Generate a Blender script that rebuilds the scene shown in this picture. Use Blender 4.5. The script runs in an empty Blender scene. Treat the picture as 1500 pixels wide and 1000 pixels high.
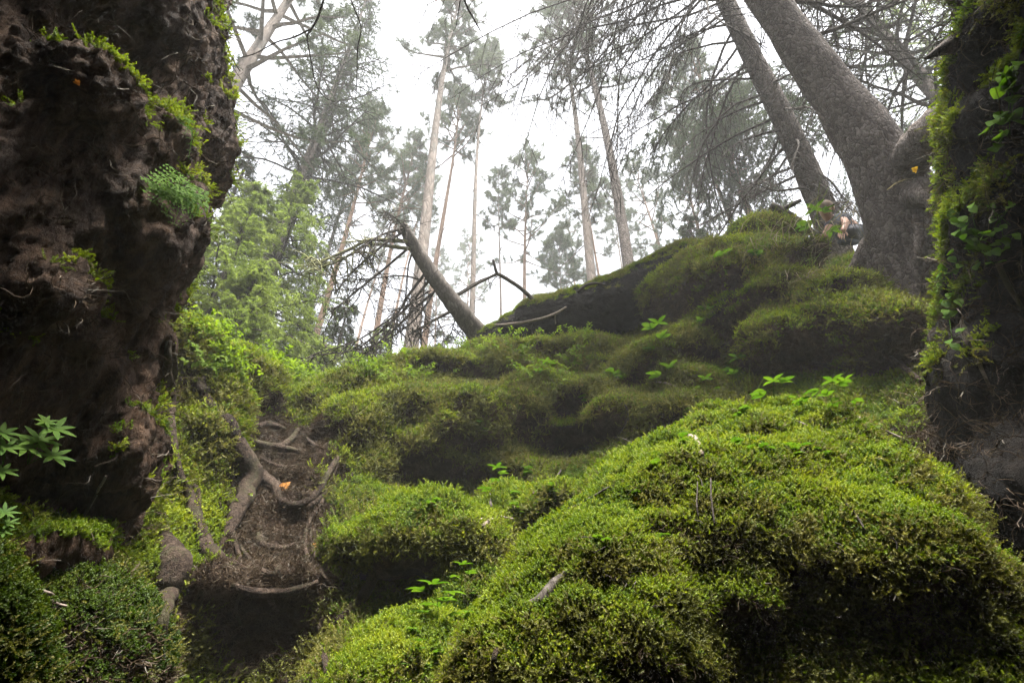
import bpy, math, random, os, sys
import numpy as np
from mathutils import Vector, Matrix
random.seed(7); RNG = np.random.default_rng(7)
R = math.radians
scene = bpy.context.scene
COL = scene.collection

# ------------------------------------------------------------------ camera frame helpers
PITCH = R(35.0); FPX = 750.0
CP, SP = math.cos(PITCH), math.sin(PITCH)
def ray(px, py):
    u = (px - 750.0) / FPX; v = (500.0 - py) / FPX
    d = np.array([u, CP - v * SP, SP + v * CP]); return d / np.linalg.norm(d)
def P(px, py, r):
    return ray(px, py) * r
def V(*a): return np.array(a, float)

# ------------------------------------------------------------------ noise
_perm = np.random.default_rng(11).permutation(256).astype(np.int32)
_perm = np.concatenate([_perm, _perm, _perm])
_g = np.random.default_rng(5).normal(size=(256, 3)); _g /= np.linalg.norm(_g, axis=1)[:, None]
_g = _g.astype(np.float32)
def perlin(p):
    p = np.asarray(p, np.float32); i = np.floor(p).astype(np.int32); f = p - i; i &= 255
    w = f * f * f * (f * (f * 6 - 15) + 10); out = np.zeros(len(p), np.float32)
    for dx in (0, 1):
        for dy in (0, 1):
            for dz in (0, 1):
                h = _perm[_perm[_perm[(i[:, 0] + dx) & 255] + ((i[:, 1] + dy) & 255)] + ((i[:, 2] + dz) & 255)]
                g = _g[h]; d = f - np.array([dx, dy, dz], np.float32)
                ww = (w[:, 0] if dx else 1 - w[:, 0]) * (w[:, 1] if dy else 1 - w[:, 1]) * (w[:, 2] if dz else 1 - w[:, 2])
                out += ww * (g * d).sum(1)
    return out
def fbm(p, sc, octv=3, off=0.0, billow=False, gain=0.5):
    p = np.asarray(p) * sc + off; a = 1.0; s = 0; o = np.zeros(len(p), np.float32)
    for k in range(octv):
        n = perlin(p * (2.03 ** k) + 17.3 * k)
        o += a * (np.abs(n) * 2 - 0.5 if billow else n * 1.5); s += a; a *= gain
    return o / s
def sstep(a, b, x):
    t = np.clip((x - a) / (b - a), 0, 1); return t * t * (3 - 2 * t)

# ------------------------------------------------------------------ object helpers
def tag(o, label=None, cat=None, group=None, kind=None):
    if label: o['label'] = label
    if cat: o['category'] = cat
    if group: o['group'] = group
    if kind: o['kind'] = kind
    return o
def link(o, parent=None):
    COL.objects.link(o)
    if parent is not None: o.parent = parent
    return o
def thing(name, label, cat, loc=(0, 0, 0), group=None):
    o = bpy.data.objects.new(name, None); o.empty_display_size = 0.1; link(o)
    o.location = tuple(float(c) for c in loc); return tag(o, label, cat, group)
def loc_of(parent):
    return np.array(parent.location) if parent is not None else np.zeros(3)

class MB:
    """collects verts and faces for ONE mesh"""
    def __init__(self): self.v = []; self.q = []; self.t = []; self.n = 0; self.vc = []
    def add(self, v, quads=None, tris=None, val=0.0):
        v = np.asarray(v, float).reshape(-1, 3)
        if quads is not None and len(quads): self.q.append(np.asarray(quads, int).reshape(-1, 4) + self.n)
        if tris is not None and len(tris): self.t.append(np.asarray(tris, int).reshape(-1, 3) + self.n)
        self.v.append(v); self.vc.append(np.full(len(v), val) if np.isscalar(val) else np.asarray(val)); self.n += len(v)
    def tube(self, pts, rad, seg=8, cap=True, val=0.0, wob=0.0, seed=0, flat=None):
        pts = np.asarray(pts, float); n = len(pts); rad = np.broadcast_to(np.asarray(rad, float), (n,))
        T = np.gradient(pts, axis=0); T /= np.linalg.norm(T, axis=1)[:, None] + 1e-12
        a = V(0, 0, 1) if abs(T[0][2]) < 0.9 else V(1, 0, 0)
        N = np.cross(T[0], a); N /= np.linalg.norm(N); rings = []
        th = np.linspace(0, 2 * math.pi, seg, endpoint=False)
        for k in range(n):
            N = N - T[k] * (N @ T[k]); N /= np.linalg.norm(N) + 1e-12; B = np.cross(T[k], N)
            rings.append(pts[k] + rad[k] * (np.cos(th)[:, None] * N + np.sin(th)[:, None] * B))
        v = np.concatenate(rings)
        if wob:
            c = np.repeat(pts, seg, 0); d = v - c
            v = c + d * (1 + wob * fbm(v, 1.2 / max(rad.max(), .02), 3, seed))[:, None]
        i = np.arange(n - 1)[:, None] * seg; j = np.arange(seg)[None]; j2 = (j + 1) % seg
        q = np.stack([i + j, i + j2, i + seg + j2, i + seg + j], -1).reshape(-1, 4)
        t = []
        if cap:
            for ring, flip in ((0, True), (n - 1, False)):
                b = ring * seg
                for k in range(1, seg - 1): t.append((b, b + k + 1, b + k) if flip else (b, b + k, b + k + 1))
        self.add(v, q, t, val)
    def build(self, name, mat, parent=None, smooth=True):
        me = bpy.data.meshes.new(name)
        v = np.concatenate(self.v) if self.v else np.zeros((0, 3))
        v = v - loc_of(parent)
        q = np.concatenate(self.q) if self.q else np.zeros((0, 4), int)
        t = np.concatenate(self.t) if self.t else np.zeros((0, 3), int)
        mesh_fill(me, v, q, t, smooth)
        at = me.attributes.new('val', 'FLOAT', 'POINT'); at.data.foreach_set('value', np.concatenate(self.vc).astype(np.float32))
        o = bpy.data.objects.new(name, me); link(o, parent)
        if mat: me.materials.append(mat)
        return o
def build_multi(name, parts, parent=None, smooth=False):
    """one mesh from several builders, each with its own material slot"""
    al = MB(); idx = []
    for k, (m, mat) in enumerate(parts):
        if not m.n: continue
        q = np.concatenate(m.q) if m.q else np.zeros((0, 4), int); t = np.concatenate(m.t) if m.t else np.zeros((0, 3), int)
        al.add(np.concatenate(m.v), q, t, np.concatenate(m.vc)); idx.append((k, len(q), len(t)))
    o = al.build(name, None, parent, smooth)
    for m, mat in parts: o.data.materials.append(mat)
    mi = np.concatenate([np.full(nq, k) for k, nq, nt in idx] + [np.full(nt, k) for k, nq, nt in idx]).astype(np.int32)
    if len(mi) == len(o.data.polygons): o.data.polygons.foreach_set('material_index', mi)
    return o
def mesh_fill(me, v, q, t, smooth=True):
    nq, nt = len(q), len(t)
    me.vertices.add(len(v)); me.vertices.foreach_set('co', np.asarray(v, np.float32).ravel())
    me.loops.add(nq * 4 + nt * 3)
    me.loops.foreach_set('vertex_index', np.concatenate([q.ravel(), t.ravel()]).astype(np.int32))
    me.polygons.add(nq + nt)
    st = np.concatenate([np.arange(nq) * 4, nq * 4 + np.arange(nt) * 3]).astype(np.int32)
    me.polygons.foreach_set('loop_start', st)
    me.polygons.foreach_set('use_smooth', np.full(nq + nt, smooth))
    me.update(calc_edges=True); me.validate()

# ------------------------------------------------------------------ signed-distance masses
def e_(c, r, yaw=0.0, sub=False, k=None): return dict(t='e', c=np.asarray(c, float), r=np.asarray(r, float), yaw=R(yaw), sub=sub, k=k)
def c_(a, b, ra, rb, sub=False, k=None): return dict(t='c', a=np.asarray(a, float), b=np.asarray(b, float), ra=ra, rb=rb, sub=sub, k=k)
def pe(px, py, r, rad, yaw=0.0, **kw): return e_(P(px, py, r), rad, yaw, **kw)
def prim_sdf(p, X, Y, Z):
    if p['t'] == 'e':
        x, y, z = X - p['c'][0], Y - p['c'][1], Z - p['c'][2]; c, s = math.cos(p['yaw']), math.sin(p['yaw'])
        x, y = c * x + s * y, -s * x + c * y; rx, ry, rz = p['r']
        k0 = np.sqrt((x / rx) ** 2 + (y / ry) ** 2 + (z / rz) ** 2); k1 = np.sqrt((x / rx ** 2) ** 2 + (y / ry ** 2) ** 2 + (z / rz ** 2) ** 2) + 1e-6
        return k0 * (k0 - 1) / k1
    a, b = p['a'], p['b']; ba = b - a
    h = np.clip(((X - a[0]) * ba[0] + (Y - a[1]) * ba[1] + (Z - a[2]) * ba[2]) / (ba @ ba), 0, 1)
    d = np.sqrt((X - a[0] - h * ba[0]) ** 2 + (Y - a[1] - h * ba[1]) ** 2 + (Z - a[2] - h * ba[2]) ** 2)
    return d - (p['ra'] + (p['rb'] - p['ra']) * h)
def prim_box(p):
    if p['t'] == 'e':
        m = p['r'].max() if p['yaw'] else p['r']; return p['c'] - m, p['c'] + m
    m = max(p['ra'], p['rb']); return np.minimum(p['a'], p['b']) - m, np.maximum(p['a'], p['b']) + m
def smin(a, b, k):
    h = np.clip(0.5 + 0.5 * (b - a) / k, 0, 1); return b + (a - b) * h - k * h * (1 - h)
def surface_nets(F, org, h):
    s = F < 0; nx, ny, nz = F.shape; cnt = np.zeros((nx - 1, ny - 1, nz - 1), np.int8)
    offs = [(i, j, k) for i in (0, 1) for j in (0, 1) for k in (0, 1)]
    sl = lambda o: tuple(slice(o[a], F.shape[a] - 1 + o[a]) for a in range(3))
    for o in offs: cnt += s[sl(o)]
    I, J, K = np.nonzero((cnt > 0) & (cnt < 8)); n = len(I)
    vals = {o: F[I + o[0], J + o[1], K + o[2]] for o in offs}
    acc = np.zeros((n, 3)); num = np.zeros(n)
    for o in offs:
        for a in range(3):
            if o[a] == 0:
                o2 = list(o); o2[a] = 1; o2 = tuple(o2); A, B = vals[o], vals[o2]; m = (A < 0) != (B < 0)
                t = A / np.where(m, A - B, 1.0); q = np.tile(np.array(o, float), (n, 1)); q[:, a] += t
                acc[m] += q[m]; num[m] += 1
    v = (np.stack([I, J, K], 1) + acc / num[:, None]) * h + org
    idx = np.full((nx - 1, ny - 1, nz - 1), -1, np.int32); idx[I, J, K] = np.arange(n); quads = []
    for a in range(3):
        b, c = [(1, 2), (2, 0), (0, 1)][a]
        lo = [slice(None)] * 3; hi = [slice(None)] * 3; lo[a] = slice(0, -1); hi[a] = slice(1, None)
        for ax in (b, c): lo[ax] = slice(1, -1); hi[ax] = slice(1, -1)
        A, B = s[tuple(lo)], s[tuple(hi)]; pos = np.array(np.nonzero(A != B)); ins = A[tuple(pos)]
        base = pos.copy(); base[b] += 1; base[c] += 1
        def at(db, dc):
            q = base.copy(); q[b] -= db; q[c] -= dc; return idx[q[0], q[1], q[2]]
        q = np.stack([at(1, 1), at(0, 1), at(0, 0), at(1, 0)], 1); q[~ins] = q[~ins][:, ::-1]; quads.append(q)
    return v, np.concatenate(quads)
def sdf_mesh(prims, h, k=0.1, box=None, height=None):
    if box is None:
        bs = [prim_box(p) for p in prims if not p['sub']]
        lo = np.min([b[0] for b in bs], 0) - 4 * h - .05; hi = np.max([b[1] for b in bs], 0) + 4 * h + .05
    else: lo, hi = np.array(box[0], float), np.array(box[1], float)
    n = np.ceil((hi - lo) / h).astype(int) + 1
    ax = [lo[a] + np.arange(n[a]) * h for a in range(3)]
    F = np.full(tuple(n), 9.0, np.float32)
    if height is not None:
        X, Y = np.meshgrid(ax[0], ax[1], indexing='ij'); H = height(X.ravel(), Y.ravel()).reshape(X.shape)
        gx, gy = np.gradient(H, h); sl = 1 / np.sqrt(1 + gx ** 2 + gy ** 2)
        F = ((ax[2][None, None] - H[..., None]) * sl[..., None]).astype(np.float32)
    for p in prims:
        kk = p['k'] or k; b0, b1 = prim_box(p); m = kk + 2 * h + .1
        i0 = np.clip(((b0 - m - lo) / h).astype(int), 0, n); i1 = np.clip(((b1 + m - lo) / h).astype(int) + 2, 0, n)
        if (i1 <= i0).any(): continue
        S = tuple(slice(i0[a], i1[a]) for a in range(3))
        X, Y, Z = np.meshgrid(ax[0][S[0]], ax[1][S[1]], ax[2][S[2]], indexing='ij', sparse=True)
        d = prim_sdf(p, X, Y, Z).astype(np.float32)
        F[S] = -smin(-F[S], d, kk) if p['sub'] else smin(F[S], d, kk)
    return surface_nets(F, lo, h)
def vnormals(v, q):
    n = np.zeros_like(v); a = np.cross(v[q[:, 2]] - v[q[:, 0]], v[q[:, 3]] - v[q[:, 1]])
    for c in range(4): np.add.at(n, q[:, c], a)
    return n / (np.linalg.norm(n, axis=1)[:, None] + 1e-12)
def subdivide(v, q):
    """one Catmull-Clark-like (linear, then smoothed) subdivision of a quad mesh"""
    n = len(v); e = np.stack([q, np.roll(q, -1, 1)], -1).reshape(-1, 2); es = np.sort(e, 1)
    key = es[:, 0].astype(np.int64) * n + es[:, 1]; u, inv = np.unique(key, return_inverse=True)
    a, b = u // n, u % n; em = (v[a] + v[b]) / 2; fm = v[q].mean(1); ne = len(u); inv = inv.reshape(-1, 4)
    f = n + ne + np.arange(len(q)); out = []
    for c in range(4): out.append(np.stack([q[:, c], n + inv[:, c], f, n + inv[:, c - 1]], 1))
    return np.concatenate([v, em, fm]), np.concatenate(out)
def relax(v, q, it=1, w=0.5):
    for _ in range(it):
        s = np.zeros_like(v); c = np.zeros(len(v))
        for i in range(4):
            for j in (1, 3): np.add.at(s, q[:, i], v[q[:, (i + j) % 4]]); np.add.at(c, q[:, i], 1)
        v = v + w * (s / np.maximum(c, 1)[:, None] - v)
    return v
# ------------------------------------------------------------------ ground height field from surveyed points
_gp = [
 # gully floor and the trodden soil steps
 (340,930,3.0),(300,1000,2.75),(395,868,3.0),(390,822,3.35),(420,745,3.8),(400,700,4.1),(400,650,4.55),(430,632,4.75),(450,590,5.2),(470,556,5.75),(530,550,5.9),
 # left slope
 (300,580,4.3),(330,650,4.05),(290,500,5.0),(350,520,5.3),(410,540,5.6),(255,640,3.7),(250,760,3.4),(265,475,5.2),
 # under the mounds, hollows
 (600,950,2.75),(560,1000,2.5),(700,720,4.3),(570,705,4.3),(850,665,4.5),(480,720,4.0),
 # middle bank and ridge
 (600,640,4.75),(700,640,4.85),(800,610,5.1),(600,580,5.2),(700,570,5.35),(800,555,5.55),(520,600,5.2),(900,570,5.3),(620,528,5.8),(560,545,5.9),(700,508,6.2),(800,520,6.1),(900,520,5.9),(970,560,5.2),(900,492,6.4),(760,495,6.4),(1000,600,4.6),
 (1100,580,4.6),(1250,620,4.1),(1340,660,3.7),(1400,760,3.3),
 (1050,480,6.0),(1200,480,5.6),(1300,450,5.6),(1110,380,6.6),(1250,380,6.6),(1000,450,6.4),
]
_GC = [tuple(P(*g)) for g in _gp] + [
 (0,.6,-1.5),(-.7,.8,-1.6),(.8,.6,-1.4),(0,-.6,-1.3),(1.6,.8,-.9),(-1.5,.6,-1.0),(.5,1.5,-.9),(-.4,1.7,-1.0),
 (-2.7,1.5,1.2),(-3.3,2.6,2.2),(-3.5,0,2.4),(-3.2,-1.5,2.4),(3.4,1.0,2.0),(3.6,-.5,2.4),(0,-2.6,2.2),(2,-2.4,2.3),(-1.8,-2.4,2.2),
 (3.4,2.4,1.6),(4.2,3.2,3.7),(4.6,1.6,3.6),
 (-2.4,5.8,2.75),(-1,6.2,3.1),(0.6,6.6,3.6),(2.2,6,4.2),(4.0,5.2,4.4),(-4.5,5,2.9),(-5,2,3.1),(6,3,4.3),(6,6,4.4),(0,9,3.1),(4,9,3.8),(-5,9,2.7),
 (0,14,2.4),(9,10,3.4),(-10,10,2.3),(-10,0,2.8),(10,0,3.6),(0,-10,2.6),(9,-9,3),(-9,-9,2.6),(15,15,2.4),(-15,15,1.6),(0,22,1.2),
]
_GC = np.array(_GC)
def _rbf_fit():
    X = _GC[:, :2]; n = len(X); D = np.linalg.norm(X[:, None] - X[None], axis=2)
    A = np.zeros((n + 1, n + 1)); A[:n, :n] = D + np.eye(n) * -0.03; A[:n, n] = 1; A[n, :n] = 1
    return np.linalg.solve(A, np.append(_GC[:, 2], 0))
_W = _rbf_fit()
def ground_h(x, y):
    out = np.full(len(x), _W[-1])
    for (cx, cy, _), w in zip(_GC, _W[:-1]): out += w * np.sqrt((x - cx) ** 2 + (y - cy) ** 2)
    far = sstep(14, 30, np.sqrt(x * x + y * y))
    return out * (1 - far) + 1.0 * far

# ------------------------------------------------------------------ the sculpted masses
GROUND_PRIMS = [
 # overhanging middle bank: a lip of peat over a hollow
 pe(590,610,5.05,(.5,.4,.26)), pe(690,610,5.05,(.5,.4,.26)), pe(790,590,5.25,(.5,.4,.24)), pe(870,590,5.1,(.45,.4,.2)),
 pe(520,640,4.8,(.34,.4,.36)), pe(480,690,4.45,(.22,.3,.22)), pe(640,550,5.7,(.6,.4,.2)), pe(850,528,5.95,(.6,.4,.2)), pe(760,532,5.95,(.5,.4,.2)),
 pe(960,545,5.2,(.4,.4,.3)), pe(1010,520,5.3,(.35,.35,.3)),
 pe(690,695,4.32,(.5,.36,.2),sub=True), pe(835,648,4.55,(.36,.36,.18),sub=True), pe(600,695,4.3,(.28,.26,.14),sub=True),
 pe(585,655,4.8,(.17,.2,.2)), pe(655,625,4.75,(.15,.2,.16)), pe(725,640,4.85,(.2,.2,.2)), pe(545,690,4.5,(.14,.18,.15)), pe(780,600,4.9,(.22,.2,.2)), pe(905,610,4.7,(.25,.25,.2)),
 # left slope hummocks under the big root
 pe(300,590,4.3,(.3,.3,.3)), pe(270,530,4.4,(.22,.3,.35)), pe(310,660,4.0,(.2,.25,.3)), pe(345,548,5.2,(.4,.4,.2)),
 pe(370,735,4.15,(.14,.25,.17),sub=True,k=.06),
 # soil ledge over the pit, knob of soil beside the path
 pe(400,850,3.25,(.42,.22,.09)), pe(430,740,3.85,(.16,.16,.13)), pe(445,705,4.1,(.22,.2,.1)),
 pe(345,868,3.12,(.12,.1,.09),k=.06), pe(385,880,3.05,(.08,.08,.10),k=.06), pe(440,868,3.1,(.12,.1,.09),k=.06), pe(462,845,3.2,(.12,.12,.12),k=.06), pe(310,850,3.1,(.1,.1,.12),k=.06),
 pe(345,965,2.9,(.27,.22,.24),sub=True,k=.16), pe(420,935,2.88,(.17,.18,.2),sub=True,k=.14),
 # saddle behind the path
 pe(470,600,5.3,(.4,.3,.2)), pe(520,580,5.4,(.45,.35,.25)),
]
def field_r(px, py):
    r = np.arange(1.5, 9.5, .02); q = ray(px, py)[None] * r[:, None]; k = np.nonzero(q[:, 2] < ground_h(q[:, 0], q[:, 1]))[0]
    return r[k[0]] if len(k) else None
_hr = np.random.default_rng(21); _cush = []
for _ in range(90):
    x, y = _hr.uniform(500, 1020), _hr.uniform(505, 660)
    if y < 560 and x < 560: continue
    r_ = field_r(x, y)
    if r_: s_ = _hr.uniform(.10, .24); _cush.append(pe(x, y, r_ + s_ * .25, (s_ * _hr.uniform(.9, 1.4), s_, s_ * _hr.uniform(.42, .62)), k=.2))
for _ in range(26):
    x, y = _hr.uniform(270, 480), _hr.uniform(500, 640); r_ = field_r(x, y)
    if r_ and not (370 < x < 450 and y > 600): s_ = _hr.uniform(.09, .2); _cush.append(pe(x, y, r_ + s_ * .2, (s_ * 1.1, s_, s_ * .7), k=.05))
GROUND_PRIMS[:0] = _cush
def hump_prims():
    return [pe(1085,440,6.0,(.8,.7,.6),yaw=-10), pe(1235,500,5.6,(.6,.6,.5)), pe(1010,440,6.3,(.6,.5,.38)), pe(1115,372,6.35,(.42,.45,.38)),
            pe(1290,520,5.0,(.4,.4,.45)), pe(1170,520,5.1,(.5,.4,.34)), pe(1060,500,5.5,(.45,.4,.36)), pe(1140,510,4.85,(.26,.24,.2)), pe(1260,500,4.95,(.26,.26,.2)),
            pe(985,440,6.4,(.35,.35,.24)),
            *[pe(x, y, r_, (s_*1.25, s_, s_*.6), k=.2) for x, y, r_, s_ in ((1010,400,6.0,.2),(1050,380,5.9,.2),(1075,420,5.5,.2),(1110,400,5.6,.18),(1130,440,5.3,.2),(1165,420,5.4,.17),(1090,460,5.3,.18),(1040,450,5.7,.2),(1150,480,5.1,.16),(1205,440,5.2,.2),(1240,425,5.3,.17),(1210,490,5.0,.17),(1265,460,5.0,.2),(1120,500,5.0,.16),(1300,480,4.8,.2),(1180,370,5.9,.16),(1030,500,5.5,.17))],
            pe(1165,575,4.7,(.26,.2,.13),sub=True), pe(1300,580,4.4,(.4,.3,.25),sub=True), pe(1075,490,5.05,(.1,.1,.12),sub=True), pe(1160,465,5.3,(.12,.08,.05),sub=True)]
LOG_PRIMS = [c_(P(712,500,6.7), P(790,468,6.6), .17, .27), c_(P(790,468,6.6), P(900,450,6.5), .27, .37), c_(P(900,450,6.5), P(1010,400,6.7), .37, .4)]
FRONT_PRIMS = [pe(1050,830,2.45,(.66,.55,.52)), pe(880,960,2.1,(.42,.5,.5)), pe(1280,900,2.45,(.44,.5,.4)), pe(1115,700,3.2,(.64,.5,.36)), pe(1220,765,2.85,(.5,.5,.36)),
               pe(960,740,2.85,(.4,.4,.3)), pe(1370,990,2.35,(.27,.35,.24)), pe(780,1010,1.95,(.3,.35,.3)),
               pe(1480,1130,1.9,(.5,.45,.25),sub=True,k=.4)]
FRONT_PRIMS += [pe(1180,1020,2.6,(.75,.6,.58)), pe(1340,1070,2.5,(.42,.5,.4)), pe(1000,1050,2.35,(.5,.45,.5))]
FRONT_PRIMS += [pe(x, y, r_, (s_*1.3, s_, s_*.7), k=.07) for x, y, r_, s_ in ((1000,660,2.65,.12),(1100,640,2.75,.13),(930,720,2.45,.12),(1180,690,2.55,.13),(1060,740,2.25,.12),(900,800,2.1,.12),(1010,830,2.0,.1),(1130,780,2.15,.12),(1240,790,2.3,.13),(850,880,1.9,.1),(960,900,1.85,.1),(1090,870,1.95,.1),(1320,820,2.3,.12),(800,930,1.85,.1),(1230,640,2.9,.14),(1160,608,3.2,.13),(1050,606,3.25,.12))]
CENTRE_PRIMS = [pe(620,778,3.2,(.28,.26,.25)), pe(528,812,3.2,(.22,.22,.16)), pe(580,800,3.05,(.2,.2,.16)), pe(690,805,3.1,(.28,.28,.22)), pe(745,770,3.4,(.32,.28,.17)), pe(745,735,3.7,(.24,.2,.14)), pe(820,745,3.4,(.28,.26,.18)),
                pe(640,1010,2.6,(.42,.4,.3)), pe(600,980,2.75,(.28,.3,.22)), pe(700,900,2.95,(.25,.25,.25)), pe(560,1050,2.4,(.25,.3,.25))]
LOWLEFT_PRIMS = [pe(95,885,2.4,(.15,.2,.12)), pe(120,960,2.35,(.18,.22,.22)), pe(80,1000,2.3,(.22,.25,.25)), pe(160,890,2.5,(.08,.12,.09)), pe(150,1020,2.3,(.16,.2,.2))]
EDGE_PRIMS = [pe(-85,872,1.5,(.05,.08,.08)), pe(-80,850,1.52,(.04,.06,.05)), pe(-20,1010,1.5,(.08,.12,.055)), pe(-90,960,1.5,(.12,.15,.15))]
CLIFF_PRIMS = [
 c_(V(-2.75,0.2,-1.4), V(-2.9,0.3,4.6), 1.15, 1.15), c_(V(-3.2,1.3,-.6), V(-3.3,1.2,4.8), 1.0, 1.1),
 pe(60,290,2.9,(.46,.55,.95)), pe(120,90,3.5,(.5,.6,.9)), pe(40,520,2.75,(.36,.42,.6)), pe(0,700,2.5,(.38,.45,.5)),
 pe(192,140,3.7,(.34,.36,.7)), pe(232,205,3.75,(.28,.3,.48)), pe(155,-10,4.1,(.42,.4,.6)), pe(215,368,3.6,(.21,.22,.15)), pe(170,380,3.5,(.32,.4,.4)), pe(268,228,3.8,(.2,.22,.3)),
 pe(110,500,3.4,(.36,.4,.4)), pe(120,470,3.6,(.24,.26,.36)), pe(95,610,3.4,(.36,.4,.35)), pe(115,670,3.4,(.24,.26,.25)), pe(110,760,3.2,(.24,.26,.2)), pe(140,590,3.7,(.18,.2,.3)),
 pe(222,205,2.9,(.13,.15,.15),k=.06), pe(165,225,2.75,(.12,.12,.13),k=.06), pe(205,345,2.9,(.14,.15,.14),k=.06), pe(120,130,2.65,(.15,.16,.16),k=.08), pe(175,685,2.9,(.15,.14,.09),k=.05), pe(60,420,2.3,(.1,.12,.12),k=.06), pe(230,90,3.4,(.12,.12,.3)),
 pe(90,640,2.25,(.14,.2,.3),sub=True), pe(185,90,2.95,(.08,.12,.3),sub=True), pe(255,322,3.3,(.09,.2,.06),sub=True,k=.05), pe(100,745,2.45,(.34,.26,.08),sub=True), pe(120,420,2.5,(.06,.12,.14),sub=True), pe(40,180,2.3,(.08,.1,.2),sub=True), pe(215,285,2.95,(.05,.08,.06),sub=True,k=.05),
]
RIGHT_PRIMS = [
 c_(V(3.45,.6,-1.2), V(3.55,.8,4.2), .95, .9), c_(V(3.55,1.8,-.8), V(3.75,2.0,2.9), .95, .7), c_(V(3.35,2.6,-.5), V(3.95,2.7,1.9), .7, .5),
 pe(1520,170,4.1,(.35,.4,.45)), pe(1535,60,4.2,(.36,.4,.42)), pe(1485,230,4.3,(.3,.4,.4)), pe(1525,330,3.9,(.4,.4,.4)), pe(1495,430,3.9,(.35,.4,.4)),
 pe(1440,300,4.6,(.2,.3,.3)), pe(1500,560,3.7,(.42,.42,.5)), pe(1560,770,3.3,(.36,.4,.45)), pe(1545,660,3.6,(.4,.42,.5)),
 pe(1395,440,4.7,(.12,.3,.5),sub=True), pe(1440,95,4.0,(.14,.2,.14),sub=True),
]
# ------------------------------------------------------------------ masses -> meshes
def make_mass(name, prims, h, mat, k=.12, box=None, height=None, sub=1, warp=(), rel=2, parent=None, origin=None, kind=None):
    v, q = sdf_mesh(prims, h, k, box, height)
    v = relax(v, q, rel)
    for _ in range(sub): v, q = subdivide(v, q); v = relax(v, q, 1)
    for sc, amp, billow, stretch in warp:
        n = vnormals(v, q); p = v * np.array(stretch)
        v = v + n * (amp * fbm(p, sc, 3, sc * 3.1, billow))[:, None]
    o = None
    n = vnormals(v, q)
    me = bpy.data.meshes.new(name); org = np.zeros(3) if origin is None else np.asarray(origin, float)
    mesh_fill(me, v - org, q, np.zeros((0, 3), int))
    o = bpy.data.objects.new(name, me); link(o, parent); o.location = tuple(org)
    if mat: me.materials.append(mat)
    if kind: o['kind'] = kind
    return o, v, q, n
W_MOSS = ((2.2, .09, True, (1, 1, 1)), (5.2, .05, True, (1, 1, 1)), (13, .022, True, (1, 1, 1)))
W_CLIFF = ((1.4, .12, False, (1, 1, .7)), (3.0, -.11, True, (1, 1.1, .5)), (7, -.055, True, (1, 1.2, .45)), (15, .04, False, (1, 1.2, .5)), (34, .018, False, (1, 1.2, .6)))
W_BANK = ((1.4, .12, False, (1, 1, .7)), (4, .06, True, (1, 1.1, .6)), (10, .03, False, (1, 1.2, .6)))
W_GROUND = ((1.8, .06, True, (1, 1, 1)), (4.6, .05, True, (1, 1, 1)), (12, .022, True, (1, 1, 1)))
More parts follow.
